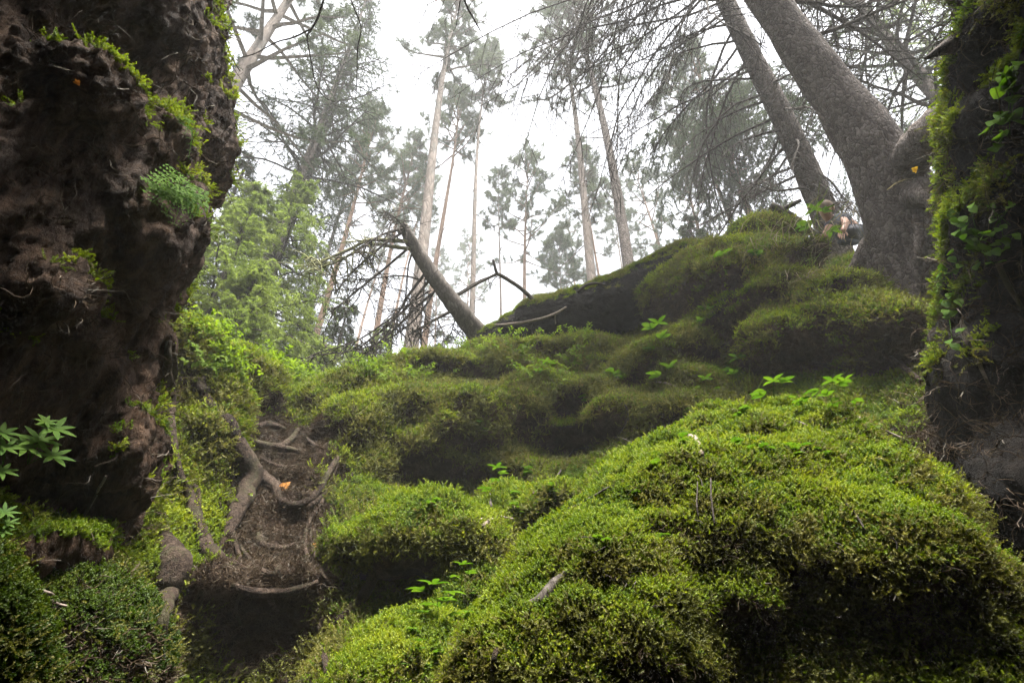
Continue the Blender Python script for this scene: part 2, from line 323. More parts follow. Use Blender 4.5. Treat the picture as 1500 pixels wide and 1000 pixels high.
# ------------------------------------------------------------------ materials
def new_mat(name):
    m = bpy.data.materials.new(name); m.use_nodes = True; nt = m.node_tree; nt.nodes.clear(); return m, nt
class N:
    def __init__(self, nt): self.nt = nt
    def __call__(self, typ, **kw):
        n = self.nt.nodes.new(typ)
        for k, v in kw.items():
            if hasattr(n, k) and k not in ('inputs',): setattr(n, k, v)
        return n
    def L(self, a, b): self.nt.links.new(a, b)
    def noise(self, vec, scale, detail=4, rough=.6, dist=0.0):
        n = self('ShaderNodeTexNoise'); n.inputs['Scale'].default_value = scale; n.inputs['Detail'].default_value = detail
        n.inputs['Roughness'].default_value = rough; n.inputs['Distortion'].default_value = dist
        if vec is not None: self.L(vec, n.inputs['Vector'])
        return n.outputs['Fac']
    def ramp(self, fac, stops):
        r = self('ShaderNodeValToRGB'); el = r.color_ramp.elements
        while len(el) < len(stops): el.new(.5)
        for e, (p, c) in zip(el, stops): e.position = p; e.color = (*c, 1) if len(c) == 3 else c
        self.L(fac, r.inputs['Fac']); return r.outputs['Color']
    def mix(self, fac, a, b, mode='MIX'):
        m = self('ShaderNodeMix', data_type='RGBA', blend_type=mode)
        for s, x in ((m.inputs[0], fac), (m.inputs[6], a), (m.inputs[7], b)):
            if isinstance(x, (int, float)): s.default_value = x
            elif isinstance(x, tuple): s.default_value = (*x, 1)
            else: self.L(x, s)
        return m.outputs[2]
    def math(self, op, a, b=0.0, clamp=False):
        m = self('ShaderNodeMath', operation=op, use_clamp=clamp)
        for s, x in ((m.inputs[0], a), (m.inputs[1], b)):
            if isinstance(x, (int, float)): s.default_value = x
            else: self.L(x, s)
        return m.outputs[0]
    def attr(self, name): return self('ShaderNodeAttribute', attribute_name=name).outputs['Fac']
    def pos(self): return self('ShaderNodeNewGeometry').outputs['Position']
    def obj(self): return self('ShaderNodeTexCoord').outputs['Object']
    def scale(self, vec, s):
        m = self('ShaderNodeMapping'); m.inputs['Scale'].default_value = s; self.L(vec, m.inputs['Vector']); return m.outputs[0]
    def bump(self, h, strength, dist, normal=None):
        b = self('ShaderNodeBump'); b.inputs['Strength'].default_value = strength; b.inputs['Distance'].default_value = dist
        self.L(h, b.inputs['Height'])
        if normal is not None: self.L(normal, b.inputs['Normal'])
        return b.outputs[0]
    def bsdf(self, col, rough=.8, normal=None, spec=.3):
        p = self('ShaderNodeBsdfPrincipled'); o = self('ShaderNodeOutputMaterial')
        if isinstance(col, tuple): p.inputs['Base Color'].default_value = (*col, 1)
        else: self.L(col, p.inputs['Base Color'])
        if isinstance(rough, (int, float)): p.inputs['Roughness'].default_value = rough
        else: self.L(rough, p.inputs['Roughness'])
        p.inputs['Specular IOR Level'].default_value = spec
        if normal is not None: self.L(normal, p.inputs['Normal'])
        self.L(p.outputs[0], o.inputs[0]); return p
    def leaf(self, col, trans=.4, gloss=.06, rough=.45, tint=(1.15, 1.2, .55)):
        d = self('ShaderNodeBsdfDiffuse'); t = self('ShaderNodeBsdfTranslucent'); g = self('ShaderNodeBsdfGlossy'); g.inputs['Roughness'].default_value = rough
        g.inputs['Color'].default_value = (.8, .85, .8, 1)
        m1 = self('ShaderNodeMixShader'); m2 = self('ShaderNodeMixShader'); o = self('ShaderNodeOutputMaterial')
        self.L(col, d.inputs[0]); self.L(self.mix(1.0, col, tint, 'MULTIPLY'), t.inputs[0]); m1.inputs[0].default_value = trans; m2.inputs[0].default_value = gloss
        self.L(d.outputs[0], m1.inputs[1]); self.L(t.outputs[0], m1.inputs[2]); self.L(m1.outputs[0], m2.inputs[1]); self.L(g.outputs[0], m2.inputs[2]); self.L(m2.outputs[0], o.inputs[0])

def mat_soil(name, dark, mid, light, grain=(1, 1, 1)):
    """peaty earth: crumbs, root fibre and a darker felt of old moss where the 'moss' attribute says so"""
    m, nt = new_mat(name); n = N(nt); p = n.scale(n.pos(), grain)
    big = n.noise(p, 2.2, 4, .6); f1 = n.noise(p, 22, 8, .75, .6); f2 = n.noise(p, 90, 5, .7)
    col = n.ramp(n.math('ADD', n.math('MULTIPLY', f1, .7), n.math('MULTIPLY', big, .3)), [(.32, dark), (.5, mid), (.68, light)])
    col = n.mix(n.math('MULTIPLY', f2, .5), col, (.012, .009, .007))
    felt = n.ramp(f1, [(.3, (.014, .02, .006)), (.7, (.05, .06, .016))])
    col = n.mix(n.attr('moss'), col, felt)
    col = n.mix(n.ramp(n.noise(p, 5.5, 5, .65, .4), [(.44, (.75, .75, .75)), (.54, (0, 0, 0))]), col, dark)          # dark noise patches standing in for shaded crevices
    h = n.math('ADD', f1, n.math('MULTIPLY', f2, .45))
    n.bsdf(col, .88, n.bump(h, 1.0, .07), .2); return m
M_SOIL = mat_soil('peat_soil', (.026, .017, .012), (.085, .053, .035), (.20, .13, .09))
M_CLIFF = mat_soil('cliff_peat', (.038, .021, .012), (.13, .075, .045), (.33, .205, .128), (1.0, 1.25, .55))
M_SHADE_PEAT = mat_soil('shade_peat', (.006, .0045, .004), (.014, .010, .0075), (.032, .023, .017))  # shade of the right bank is put into this near-black peat colour

def mat_moss(name, a, b, c, seed=0.0, trans=.34):
    m, nt = new_mat(name); n = N(nt); p = n.pos()
    s = n('ShaderNodeVectorMath', operation='ADD'); s.inputs[1].default_value = (seed, seed * .7, 0); n.L(p, s.inputs[0]); p = s.outputs[0]
    big = n.noise(p, 2.6, 3, .6); mid = n.noise(p, 11, 3, .6); rnd = n('ShaderNodeObjectInfo').outputs['Random']
    t = n.math('ADD', n.math('MULTIPLY', big, .55), n.math('ADD', n.math('MULTIPLY', mid, .3), n.math('MULTIPLY', rnd, .15)))
    col = n.ramp(t, [(.34, a), (.5, b), (.64, c)])
    col = n.mix(n.math('MULTIPLY', n.math('SUBTRACT', 1.0, n.attr('val')), .6), col, (.05, .042, .014))   # brown old growth low on each shoot
    n.leaf(col, trans, .018, .5); return m
M_MOSS = mat_moss('green_moss', (.052, .105, .005), (.145, .225, .008), (.29, .34, .018), 0.0, .42)
M_MOSS_SHADE = mat_moss('shade_moss', (.022, .048, .004), (.055, .098, .006), (.115, .15, .012), 6.0, .35)  # half-bright moss copy: the two left boulders' shade put into its colour
M_MOSS_Y = mat_moss('yellow_green_moss', (.08, .13, .007), (.195, .26, .012), (.34, .37, .028), 4.0, .42)
M_MOSS_O = mat_moss('olive_moss', (.07, .08, .02), (.15, .155, .034), (.24, .215, .06), 9.0, .4)
M_FIBRE = mat_moss('root_fibre', (.03, .019, .013), (.075, .049, .034), (.15, .105, .075), 2.0, .1)

def mat_bark(name, cols, vs, stretch, lichen=None, bump=.03):
    m, nt = new_mat(name); n = N(nt); p = n.scale(n.obj(), stretch)
    w = n.noise(p, vs * .6, 3, .6); add = n('ShaderNodeVectorMath', operation='MULTIPLY_ADD'); add.inputs[1].default_value = (1.5 / vs,) * 3
    dn = n('ShaderNodeTexNoise'); dn.inputs['Scale'].default_value = vs * .9; dn.inputs['Detail'].default_value = 3; n.L(p, dn.inputs['Vector']); n.L(dn.outputs['Color'], add.inputs[0]); n.L(p, add.inputs[2])
    v = n('ShaderNodeTexVoronoi', feature='DISTANCE_TO_EDGE'); v.inputs['Scale'].default_value = vs; n.L(add.outputs[0], v.inputs['Vector'])
    vc = n('ShaderNodeTexVoronoi', feature='F1'); vc.inputs['Scale'].default_value = vs; n.L(add.outputs[0], vc.inputs['Vector'])
    sepc = n('ShaderNodeSeparateColor'); n.L(vc.outputs['Color'], sepc.inputs[0])
    fine = n.noise(p, vs * 6, 6, .7); plate = n.math('MULTIPLY', v.outputs['Distance'], 3.0, True)
    col = n.ramp(n.math('ADD', n.math('MULTIPLY', sepc.outputs[0], .22), n.math('ADD', n.math('MULTIPLY', fine, .5), n.math('MULTIPLY', n.noise(n.obj(), 2.2, 5, .65), .28))), [(.25, cols[0]), (.5, cols[1]), (.75, cols[2])])
    col = n.mix(n.math('MULTIPLY', n.math('SUBTRACT', 1.0, n.math('MULTIPLY', v.outputs['Distance'], 8.0, True)), n.math('MULTIPLY', w, 1.1, True)), col, tuple(c * .7 for c in cols[0]))
    if lichen: col = n.mix(n.ramp(n.noise(n.obj(), 1.6, 5, .7), [(.52, (0, 0, 0)), (.66, (.7, .7, .7))]), col, lichen)
    h = n.math('ADD', n.math('MULTIPLY', plate, .6), n.math('MULTIPLY', fine, .5))
    n.bsdf(col, .88, n.bump(h, 1.0, bump), .15); return m
M_BARK = mat_bark('spruce_bark', ((.05, .039, .034), (.15, .123, .108), (.30, .255, .23)), 26, (1, 1, .6), None, .045)
M_PINE = mat_bark('pine_bark', ((.11, .09, .078), (.20, .165, .142), (.29, .245, .215)), 9, (1, 1, .3), (.17, .165, .15), .02)
M_PINE_O = mat_bark('orange_pine_bark', ((.13, .085, .06), (.22, .145, .105), (.31, .22, .165)), 9, (1, 1, .3), None, .015)
def mat_root(name, cols, lichen):
    m, nt = new_mat(name); n = N(nt); p = n.obj(); a = n.noise(p, 9, 6, .7, .8); b = n.noise(p, 60, 5, .75, .5); c = n.noise(p, 220, 3, .7)
    col = n.ramp(n.math('ADD', n.math('MULTIPLY', a, .5), n.math('MULTIPLY', b, .5)), [(.42, cols[0]), (.5, cols[1]), (.6, cols[2])])
    col = n.mix(n.ramp(n.noise(p, 5, 5, .7), [(.5, (0, 0, 0)), (.62, (.8, .8, .8))]), col, lichen)
    n.bsdf(col, .75, n.bump(n.math('ADD', b, n.math('MULTIPLY', c, .4)), 1.0, .035), .15); return m
M_ROOT = mat_root('root_bark', ((.02, .013, .009), (.065, .043, .031), (.145, .104, .077)), (.075, .07, .035))
M_DEAD = mat_bark('dead_wood', ((.05, .042, .036), (.10, .085, .074), (.18, .155, .135)), 20, (1, 1, .3), None, .008)
M_TWIG = mat_bark('bare_twig', ((.035, .028, .024), (.06, .05, .043), (.09, .075, .063)), 30, (1, 1, 1), None, .004)
M_PALE = mat_bark('bleached_twig', ((.16, .125, .10), (.26, .21, .175), (.36, .30, .25)), 30, (1, 1, 1), None, .003)

def mat_leaf(name, a, b, trans=.45, gloss=.02, sc=3.0, tint=(1.15, 1.2, .5)):
    m, nt = new_mat(name); n = N(nt)
    col = n.ramp(n.noise(n.pos(), sc, 3, .6), [(.35, a), (.65, b)])
    n.leaf(col, trans, gloss, .62, tint); return m
M_SPRUCE = mat_leaf('spruce_needles', (.03, .045, .022), (.065, .085, .04), .3, .02, 1.5, (1, 1.1, .7))
M_PINEN = mat_leaf('pine_needles', (.055, .075, .045), (.105, .125, .075), .3, .04, .8, (1, 1.1, .7))
M_LARCH = mat_leaf('light_green_needles', (.12, .165, .035), (.225, .27, .07), .5, .02, 1.2, (1.1, 1.2, .7))
M_FRESH = mat_leaf('fresh_leaf', (.045, .105, .010), (.10, .175, .018), .45, .008, 9)
M_VINE = mat_leaf('vine_leaf', (.045, .115, .012), (.085, .18, .02), .45, .008, 9)
M_BLUEB = mat_leaf('bilberry_leaf', (.09, .15, .014), (.18, .25, .028), .5, .008, 5)
M_GRASS = mat_leaf('grass_blade', (.10, .16, .025), (.20, .25, .06), .4, .02, 14)
M_STRAW = mat_leaf('dry_grass', (.20, .165, .10), (.32, .27, .17), .3, .02, 14, (1, 1, .8))
M_ORANGE = mat_leaf('orange_dead_leaf', (.32, .12, .025), (.50, .22, .05), .3, .02, 20, (1, .9, .6))
M_YELLOW = mat_leaf('yellow_dead_leaf', (.50, .30, .03), (.60, .42, .05), .3, .02, 20, (1, .9, .6))
def mat_plain(name, col, rough=.7):
    m, nt = new_mat(name); n = N(nt); c = n.mix(n.math('MULTIPLY', n.noise(n.obj(), 30, 4, .7), .5), col, tuple(x * .6 for x in col)); n.bsdf(c, rough, n.bump(n.noise(n.obj(), 120, 3), .2, .003), .3); return m

# ------------------------------------------------------------------ moss shoots (prototypes live in an unlinked collection) and their scatter
def shoot(mb, base, d, length, n_leaf, ll, lw, curl, rng, droop=0.0):
    d = d / np.linalg.norm(d); pts = [np.array(base, float)]; cur = d.copy(); side = rng.normal(size=3)
    st = 5
    for k in range(st):
        cur = cur + curl * side * .25 + V(0, 0, -droop) * .3; cur /= np.linalg.norm(cur); pts.append(pts[-1] + cur * length / st)
    pts = np.array(pts); s = np.linspace(.1, 1, n_leaf); seg = np.minimum((s * st).astype(int), st - 1); f = s * st - seg
    c = pts[seg] * (1 - f)[:, None] + pts[seg + 1] * f[:, None]; t = pts[seg + 1] - pts[seg]; t /= np.linalg.norm(t, axis=1)[:, None]
    a = rng.normal(size=(n_leaf, 3)); a -= t * (a * t).sum(1)[:, None]; a /= np.linalg.norm(a, axis=1)[:, None]
    b = np.cross(t, a); L = ll * (1.1 - .5 * s)[:, None]
    tip = c + (a * .8 + t * .65) * L; w = b * lw / 2; mid = c + (a * .5 + t * .25) * L * .55
    v = np.stack([c, mid + w, tip, mid - w], 1).reshape(-1, 3); q = np.arange(n_leaf * 4).reshape(-1, 4)
    mb.add(v, q, None, np.repeat(s, 4))
def moss_protos(kind, count, mat):
    col = bpy.data.collections.new('moss_shoots_' + kind); rng = np.random.default_rng(len(kind) * 31 + 3)
    for i in range(count):
        mb = MB(); n = {'cushion': 9, 'deep': 8, 'feather': 7, 'hang': 6, 'fibre': 9, 'rootlet': 4}[kind]
        for k in range(n):
            b = np.append(rng.normal(size=2) * .011, 0)
            if kind in ('cushion', 'deep'): shoot(mb, b, V(*(rng.normal(size=2) * .5), 1), rng.uniform(.016, .03), 22, .0062, .0042, .3, rng)
            elif kind == 'feather': shoot(mb, b, V(*(rng.normal(size=2) * .9), .8), rng.uniform(.022, .042), 26, .0070, .0040, .6, rng, .25)
            elif kind == 'hang': shoot(mb, b, V(*(rng.normal(size=2) * .7), .9), rng.uniform(.03, .065), 26, .0068, .0038, .6, rng, .3)
            elif kind == 'rootlet':
                p = [b]; d = V(*(rng.normal(size=2) * .9), .5); g_ = rng.normal(size=3); L = rng.uniform(.008, .022)
                for _ in range(8): d = d + rng.normal(size=3) * .35 + g_ * .12; d /= np.linalg.norm(d); p.append(p[-1] + d * L)
                mb.tube(p, np.linspace(.0014, .0005, 9), 3, False, val=rng.uniform(.4, 1))
            else:
                p = [b]; d = V(*(rng.normal(size=2) * .8), .6)
                for _ in range(5): d = d + rng.normal(size=3) * .5; p.append(p[-1] + d / np.linalg.norm(d) * rng.uniform(.006, .014))
                mb.tube(p, np.linspace(.0016, .0006, 6), 3, False, val=rng.uniform(.3, 1))
        o = mb.build('moss_shoot_' + kind, mat, None, False); COL.objects.unlink(o); col.objects.link(o)
    return col
def scatter_obj(name, pts, nrm, scl, coll, n_proto, parent=None, org=None, mat=None, up=None):
    """one object of points, each carrying one instance"""
    me = bpy.data.meshes.new(name); org = np.zeros(3) if org is None else org
    me.vertices.add(len(pts)); me.vertices.foreach_set('co', np.asarray(pts - org, np.float32).ravel())
    a = me.attributes.new('dir', 'FLOAT_VECTOR', 'POINT'); a.data.foreach_set('vector', np.asarray(nrm, np.float32).ravel())
    a = me.attributes.new('size', 'FLOAT', 'POINT'); a.data.foreach_set('value', np.asarray(scl, np.float32))
    o = bpy.data.objects.new(name, me); link(o, parent); o['kind'] = 'stuff'
    key = 'scatter_' + coll.name; ng = bpy.data.node_groups.get(key)
    if ng is None:
        ng = bpy.data.node_groups.new(key, 'GeometryNodeTree'); ng.interface.new_socket('Geometry', in_out='INPUT', socket_type='NodeSocketGeometry'); ng.interface.new_socket('Geometry', in_out='OUTPUT', socket_type='NodeSocketGeometry')
        A = ng.nodes.new; Lk = ng.links.new
        gi, go = A('NodeGroupInput'), A('NodeGroupOutput'); ci = A('GeometryNodeCollectionInfo'); ci.inputs['Collection'].default_value = coll
        ci.inputs['Separate Children'].default_value = True; ci.inputs['Reset Children'].default_value = True
        ip = A('GeometryNodeInstanceOnPoints'); ip.inputs['Pick Instance'].default_value = True
        ri = A('FunctionNodeRandomValue'); ri.data_type = 'INT'; ri.inputs[4].default_value = 0; ri.inputs[5].default_value = n_proto - 1
        nd = A('GeometryNodeInputNamedAttribute'); nd.data_type = 'FLOAT_VECTOR'; nd.inputs[0].default_value = 'dir'
        ns = A('GeometryNodeInputNamedAttribute'); ns.data_type = 'FLOAT'; ns.inputs[0].default_value = 'size'
        al = A('FunctionNodeAlignRotationToVector'); al.axis = 'Z'; rr = A('FunctionNodeRandomValue'); rr.data_type = 'FLOAT'; rr.inputs[3].default_value = 6.283
        ax = A('FunctionNodeAxisAngleToRotation'); ro = A('FunctionNodeRotateRotation'); ro.rotation_space = 'LOCAL'
        Lk(gi.outputs[0], ip.inputs['Points']); Lk(ci.outputs[0], ip.inputs['Instance']); Lk(ri.outputs[2], ip.inputs['Instance Index'])
        Lk(nd.outputs[0], al.inputs['Vector']); Lk(rr.outputs[1], ax.inputs['Angle']); Lk(al.outputs[0], ro.inputs[0]); Lk(ax.outputs[0], ro.inputs[1])
        Lk(ro.outputs[0], ip.inputs['Rotation']); Lk(ns.outputs[0], ip.inputs['Scale']); Lk(ip.outputs[0], go.inputs[0])
    md = o.modifiers.new('scatter', 'NODES'); md.node_group = ng
    return o
def sample(v, q, w, total, rng):
    """total random points on quads with per-vertex weight w; returns points and barycentric face data"""
    a = np.linalg.norm(np.cross(v[q[:, 2]] - v[q[:, 0]], v[q[:, 3]] - v[q[:, 1]]), axis=1) / 2 * w[q].mean(1)
    c = np.cumsum(a); f = np.searchsorted(c, rng.random(total) * c[-1]); f = np.minimum(f, len(q) - 1); s, t = rng.random((2, total))
    W = np.stack([(1 - s) * (1 - t), s * (1 - t), s * t, (1 - s) * t], 1); return f, W
def interp(arr, q, f, W): return (arr[q[f]] * (W[..., None] if arr.ndim == 2 else W)).sum(1)
# ------------------------------------------------------------------ terrain, rock and moss
FINE = 1.0
C_CUSH = moss_protos('cushion', 5, M_MOSS); C_FEAT = moss_protos('feather', 5, M_MOSS_Y); C_HANG = moss_protos('hang', 4, M_MOSS_O); C_FIB = moss_protos('fibre', 5, M_FIBRE); C_SHADE = moss_protos('deep', 5, M_MOSS_SHADE); C_RTL = moss_protos('rootlet', 6, M_FIBRE)
def in_view(v):
    y = v[:, 1]; dep = v[:, 1] * CP + v[:, 2] * SP; d = np.maximum(dep, .05)
    px = 750 + FPX * v[:, 0] / d; py = 500 - FPX * (-v[:, 1] * SP + v[:, 2] * CP) / d
    return (dep > .2) & (px > -260) & (px < 1760) & (py > -260) & (py < 1260)
def grow(parent, v, q, n, w, mixes, label=None, dens=8500, name='moss', lift=.0, smax=1.6, smin_=.8):
    """mixes: list of (collection, n_proto, share fn on vertices, size factor)"""
    rng = np.random.default_rng(len(v) % 9973)
    dist = np.linalg.norm(v, axis=1); face = -(v * n).sum(1) / dist
    w = w * (face > -.45) * in_view(v)
    sc = np.clip(dist / 2.3, smin_, smax)
    org = np.array(parent.location) if parent is not None else np.zeros(3); out = []
    for coll, cnt, share, size in mixes:
        ww = w * share / (sc * size) ** 2 * dens
        a = np.linalg.norm(np.cross(v[q[:, 2]] - v[q[:, 0]], v[q[:, 3]] - v[q[:, 1]]), axis=1) / 2
        tot = int((a * ww[q].mean(1)).sum() * FINE)
        if tot < 5: continue
        f, W = sample(v, q, ww, tot, rng); p = interp(v, q, f, W); nn = interp(n, q, f, W)
        steep = nn[:, 2] < .15
        d = nn * .8 + V(0, 0, .45) + rng.normal(size=(tot, 3)) * .28
        d[steep] = (nn * .8 + V(0, 0, -.28) + rng.normal(size=(tot, 3)) * .25)[steep]
        d /= np.linalg.norm(d, axis=1)[:, None]
        s = interp(sc, q, f, W) * size * rng.uniform(.65, 1.35, tot)
        o = scatter_obj(name, p - nn * .004, d, s, coll, cnt, parent, org); out.append(o)
        if label and parent is None: o['label'] = label
    return out
def set_attr(o, name, arr):
    a = o.data.attributes.new(name, 'FLOAT', 'POINT'); a.data.foreach_set('value', np.asarray(arr, np.float32))

def set_attr_over(o, name, arr): o.data.attributes[name].data.foreach_set('value', np.asarray(arr, np.float32))
# --- the ground: gully floor, soil steps, mossy banks
g, gv, gq, gn = make_mass('ground', GROUND_PRIMS, .045, M_SOIL, box=((-4.6, -2.2, -1.9), (6, 7.5, 5.6)), height=ground_h, warp=W_GROUND, sub=1, kind='structure')
dep = gv[:, 1] * CP + gv[:, 2] * SP; gpx = 750 + FPX * gv[:, 0] / np.maximum(dep, .1); gpy = 500 - FPX * (-gv[:, 1] * SP + gv[:, 2] * CP) / np.maximum(dep, .1)
def seg_dist(v, pts):
    out = np.full(len(v), 9.0)
    for a, b in zip(pts[:-1], pts[1:]):
        ba = b - a; h = np.clip(((v - a) @ ba) / (ba @ ba), 0, 1); out = np.minimum(out, np.linalg.norm(v - a - h[:, None] * ba, axis=1))
    return out
PATH = [P(330,1000,2.6), P(390,850,3.1), P(420,745,3.8), P(405,690,4.2), P(420,640,4.6)]
soil = seg_dist(gv, PATH); nz = fbm(gv, 3.0, 3, 5.0); nz2 = fbm(gv, 9.0, 2, 8.0)
gw = sstep(.30, .62, soil + .30 * nz + .12 * nz2) * sstep(-.35, .25, gn[:, 2] + .5 * nz + .3 * nz2)
gw *= 1 - sstep(1.05, 1.5, gv[:, 0]) * sstep(3.3, 2.7, gv[:, 1])
gw *= 1 - .8 * sstep(-.55, -1.2, gv[:, 2])
set_attr(g, 'moss', sstep(.15, .6, gw))
left = sstep(-.6, -1.6, gv[:, 0]) ; back = sstep(4.0, 5.2, gv[:, 1]); steepg = np.clip(sstep(.5, .05, gn[:, 2]) + .75 * (1 - left) * sstep(-.25, .3, nz), 0, 1)
ym = np.clip(left * .8 + back * .5, 0, 1)
def ground_moss(o, v, q, n, w, y, st, parent, msz=1.0, **kw):
    return grow(parent, v, q, n, w, [(C_CUSH, 5, np.clip(1 - y - st, 0, 1), msz), (C_FEAT, 5, np.clip(y * (1 - st), 0, 1), msz), (C_HANG, 4, st, msz)], **kw)
ground_moss(g, gv, gq, gn, gw, ym, steepg, None, label='carpet of yellow green moss growing over the gully banks')
so = grow(None, gv, gq, gn, (1 - sstep(.1, .5, gw)) * sstep(-1.3, -.6, gv[:, 2]), [(C_FIB, 5, np.ones(len(gv)), .65)], label='loose root fibres and needle litter on the bare soil', dens=2200, name='litter')
# the wider forest floor out to the horizon, just under the sculpted part
rr = np.concatenate([np.linspace(0, 9, 46), np.geomspace(9.4, 400, 34)]); aa = np.linspace(0, 2 * math.pi, 97)[:-1]
fx = np.outer(rr, np.cos(aa)).ravel(); fy = np.outer(rr, np.sin(aa)).ravel(); fz = ground_h(fx, fy) - .12
fz -= 1.2 * ((np.abs(fx - .6) < 4.9) & (fy > -2.0) & (fy < 7.1)); i = np.arange(len(rr) - 1)[:, None] * 96; j = np.arange(96)[None]; j2 = (j + 1) % 96
mb = MB(); mb.add(np.stack([fx, fy, fz], 1), np.stack([i + j, i + 96 + j, i + 96 + j2, i + j2], -1).reshape(-1, 4)); ff = mb.build('forest_floor', M_SOIL); ff['kind'] = 'structure'; set_attr(ff, 'moss', np.ones(len(fx)))

MASSES_ALL = []
def mossy(name, label, cat, prims, org, mat=M_SOIL, h=.032, warp=W_MOSS, lo=-.25, hi=.3, y=.35, k=.12, group=None, dens=9000, mixn=.3, fib=0.0, bare=0.0, sub=1, soff=0.0, sparse=False, ol=0.0, facing=None, msz=1.0, deep=False, above=None):
    o, v, q, n = make_mass(name, prims, h, mat, k, warp=warp, origin=org, sub=sub); tag(o, label, cat, group)
    z1 = fbm(v, 3.1, 3, 3.0 + soff); z2 = fbm(v, 8.5, 2, 6.0 + soff)
    up = n[:, 2] if facing is None else n @ facing
    w = sstep(lo, hi, up + mixn * z1 + .2 * z2); set_attr(o, 'moss', sstep(.1, .6, w))
    w = w * (.12 + .88 * sstep(-.50, -.30, fbm(v, 4.2, 3, 30. + soff)))
    if above is not None: w = w * sstep(above - .35, above + .35, v[:, 2] + .3 * z1); set_attr_over(o, 'moss', w)
    yy = np.clip(y + 1.1 * fbm(v, 2.0, 2, 1.0), 0, 1); st = np.clip(sstep(.35, -.05, n[:, 2] + .15 * z2) + ol * sstep(-.3, .3, z1), 0, 1)
    if deep: grow(o, v, q, n, w, [(C_SHADE, 5, 1 - .8 * st, 1.0), (C_HANG, 4, .35 * st, 1.0)], dens=dens)  # deep: the darker moss copy that carries the boulder's shade
    else: ground_moss(o, v, q, n, w, yy, st, o, dens=dens, msz=msz)
    if fib <= 0 or not sparse: grow(o, v, q, n, w * sstep(-.1, .4, n[:, 2]), [(C_FIB, 5, sstep(.0, .35, fbm(v, 3.7, 2, 50. + soff)), .6)], dens=420, name='needle_litter')
    if fib: grow(o, v, q, n, 1 - sstep(.2, .8, w), [(C_RTL, 6, np.ones(len(v)), 1.0)] if sparse else [(C_FIB, 5, np.ones(len(v)), 1.0)], dens=fib, name='root_fibres')
    MASSES_ALL.append((o, v, q, n)); return o
mossy('mossy_boulder', 'large rounded boulder under a thick bright green moss cushion beside the dark hollow', 'boulder', FRONT_PRIMS, P(1050, 900, 2.4) - V(0, 0, .5), lo=-.5, hi=-.02, y=.42, group='moss covered boulders', fib=2500)
mossy('mossy_boulder', 'low double humped mossy boulder right of the soil steps with an arched root stub', 'boulder', CENTRE_PRIMS, P(640, 960, 2.8) - V(0, 0, .3), lo=-.5, hi=0., y=.35, group='moss covered boulders', soff=2)
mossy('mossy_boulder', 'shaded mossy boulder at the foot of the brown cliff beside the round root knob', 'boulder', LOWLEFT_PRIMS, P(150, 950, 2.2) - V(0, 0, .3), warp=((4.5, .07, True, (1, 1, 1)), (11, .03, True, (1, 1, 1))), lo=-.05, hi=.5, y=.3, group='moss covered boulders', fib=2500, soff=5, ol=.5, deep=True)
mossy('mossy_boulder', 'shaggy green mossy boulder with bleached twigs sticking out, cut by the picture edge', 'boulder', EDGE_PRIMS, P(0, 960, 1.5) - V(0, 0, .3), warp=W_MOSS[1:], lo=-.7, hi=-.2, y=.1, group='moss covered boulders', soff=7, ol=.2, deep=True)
mossy('mossy_mound', 'broad lumpy moss and peat mound below the two leaning spruce trunks', 'mound', hump_prims(), P(1130, 450, 6.0) - V(0, 0, .6), lo=-.16, hi=.35, y=.3, mixn=.6, fib=2500, soff=9, ol=.5)
mossy('fallen_log', 'thick decayed fallen log with mossy top and dark underside lying on the ridge', 'log', LOG_PRIMS, P(850, 470, 6.5), mat=M_SHADE_PEAT, warp=W_MOSS[1:], lo=.3, hi=.7, y=.2, soff=11, ol=.6, msz=.6)
mossy('cliff', 'tall overhanging cliff of brown fibrous peat with small mossy knobs', 'cliff', CLIFF_PRIMS, V(-2.7, 1.2, -1.4), h=.024, mat=M_CLIFF, warp=W_CLIFF, lo=.55, hi=.95, y=.6, mixn=.6, fib=70, sparse=True, dens=8000, sub=1, soff=13)
mossy('root_bank', 'dark overhanging bank of peat and roots with a mossy rim beside the big spruce', 'bank', RIGHT_PRIMS, V(3.0, 1.5, -1.2), mat=M_SHADE_PEAT, warp=W_BANK, lo=.78, hi=1.05, y=.5, mixn=.45, facing=V(-.75, .25, .55), above=1.75, fib=250, sparse=True, dens=7000, soff=15)
shade_wall, bv, bq, bn = make_mass('cliff', [c_(V(-2.5,-1.5,-1.5), V(-2.2,-1.4,4.4), 1.3, 1.5), c_(V(0,-2.6,-1.5), V(0,-2.0,4.4), 1.4, 1.8), c_(V(2.6,-1.6,-1.5), V(2.3,-1.3,4.2), 1.3, 1.5), c_(V(3.3,.2,3.6), V(2.6,-1,4.4), 1.1, 1.2), c_(V(-1.6,-1.3,4.3), V(1.6,-1.2,4.2), 1.25, 1.25)], .10, M_SHADE_PEAT, k=.5, warp=W_CLIFF[:2], origin=V(0, -2.2, -1.4))  # out of view: wall and roof added to keep light off the near hollow
tag(shade_wall, 'unseen peat wall added behind the viewpoint to block light', 'cliff'); set_attr(shade_wall, 'moss', np.zeros(len(bv)))
bpy.context.view_layer.update()
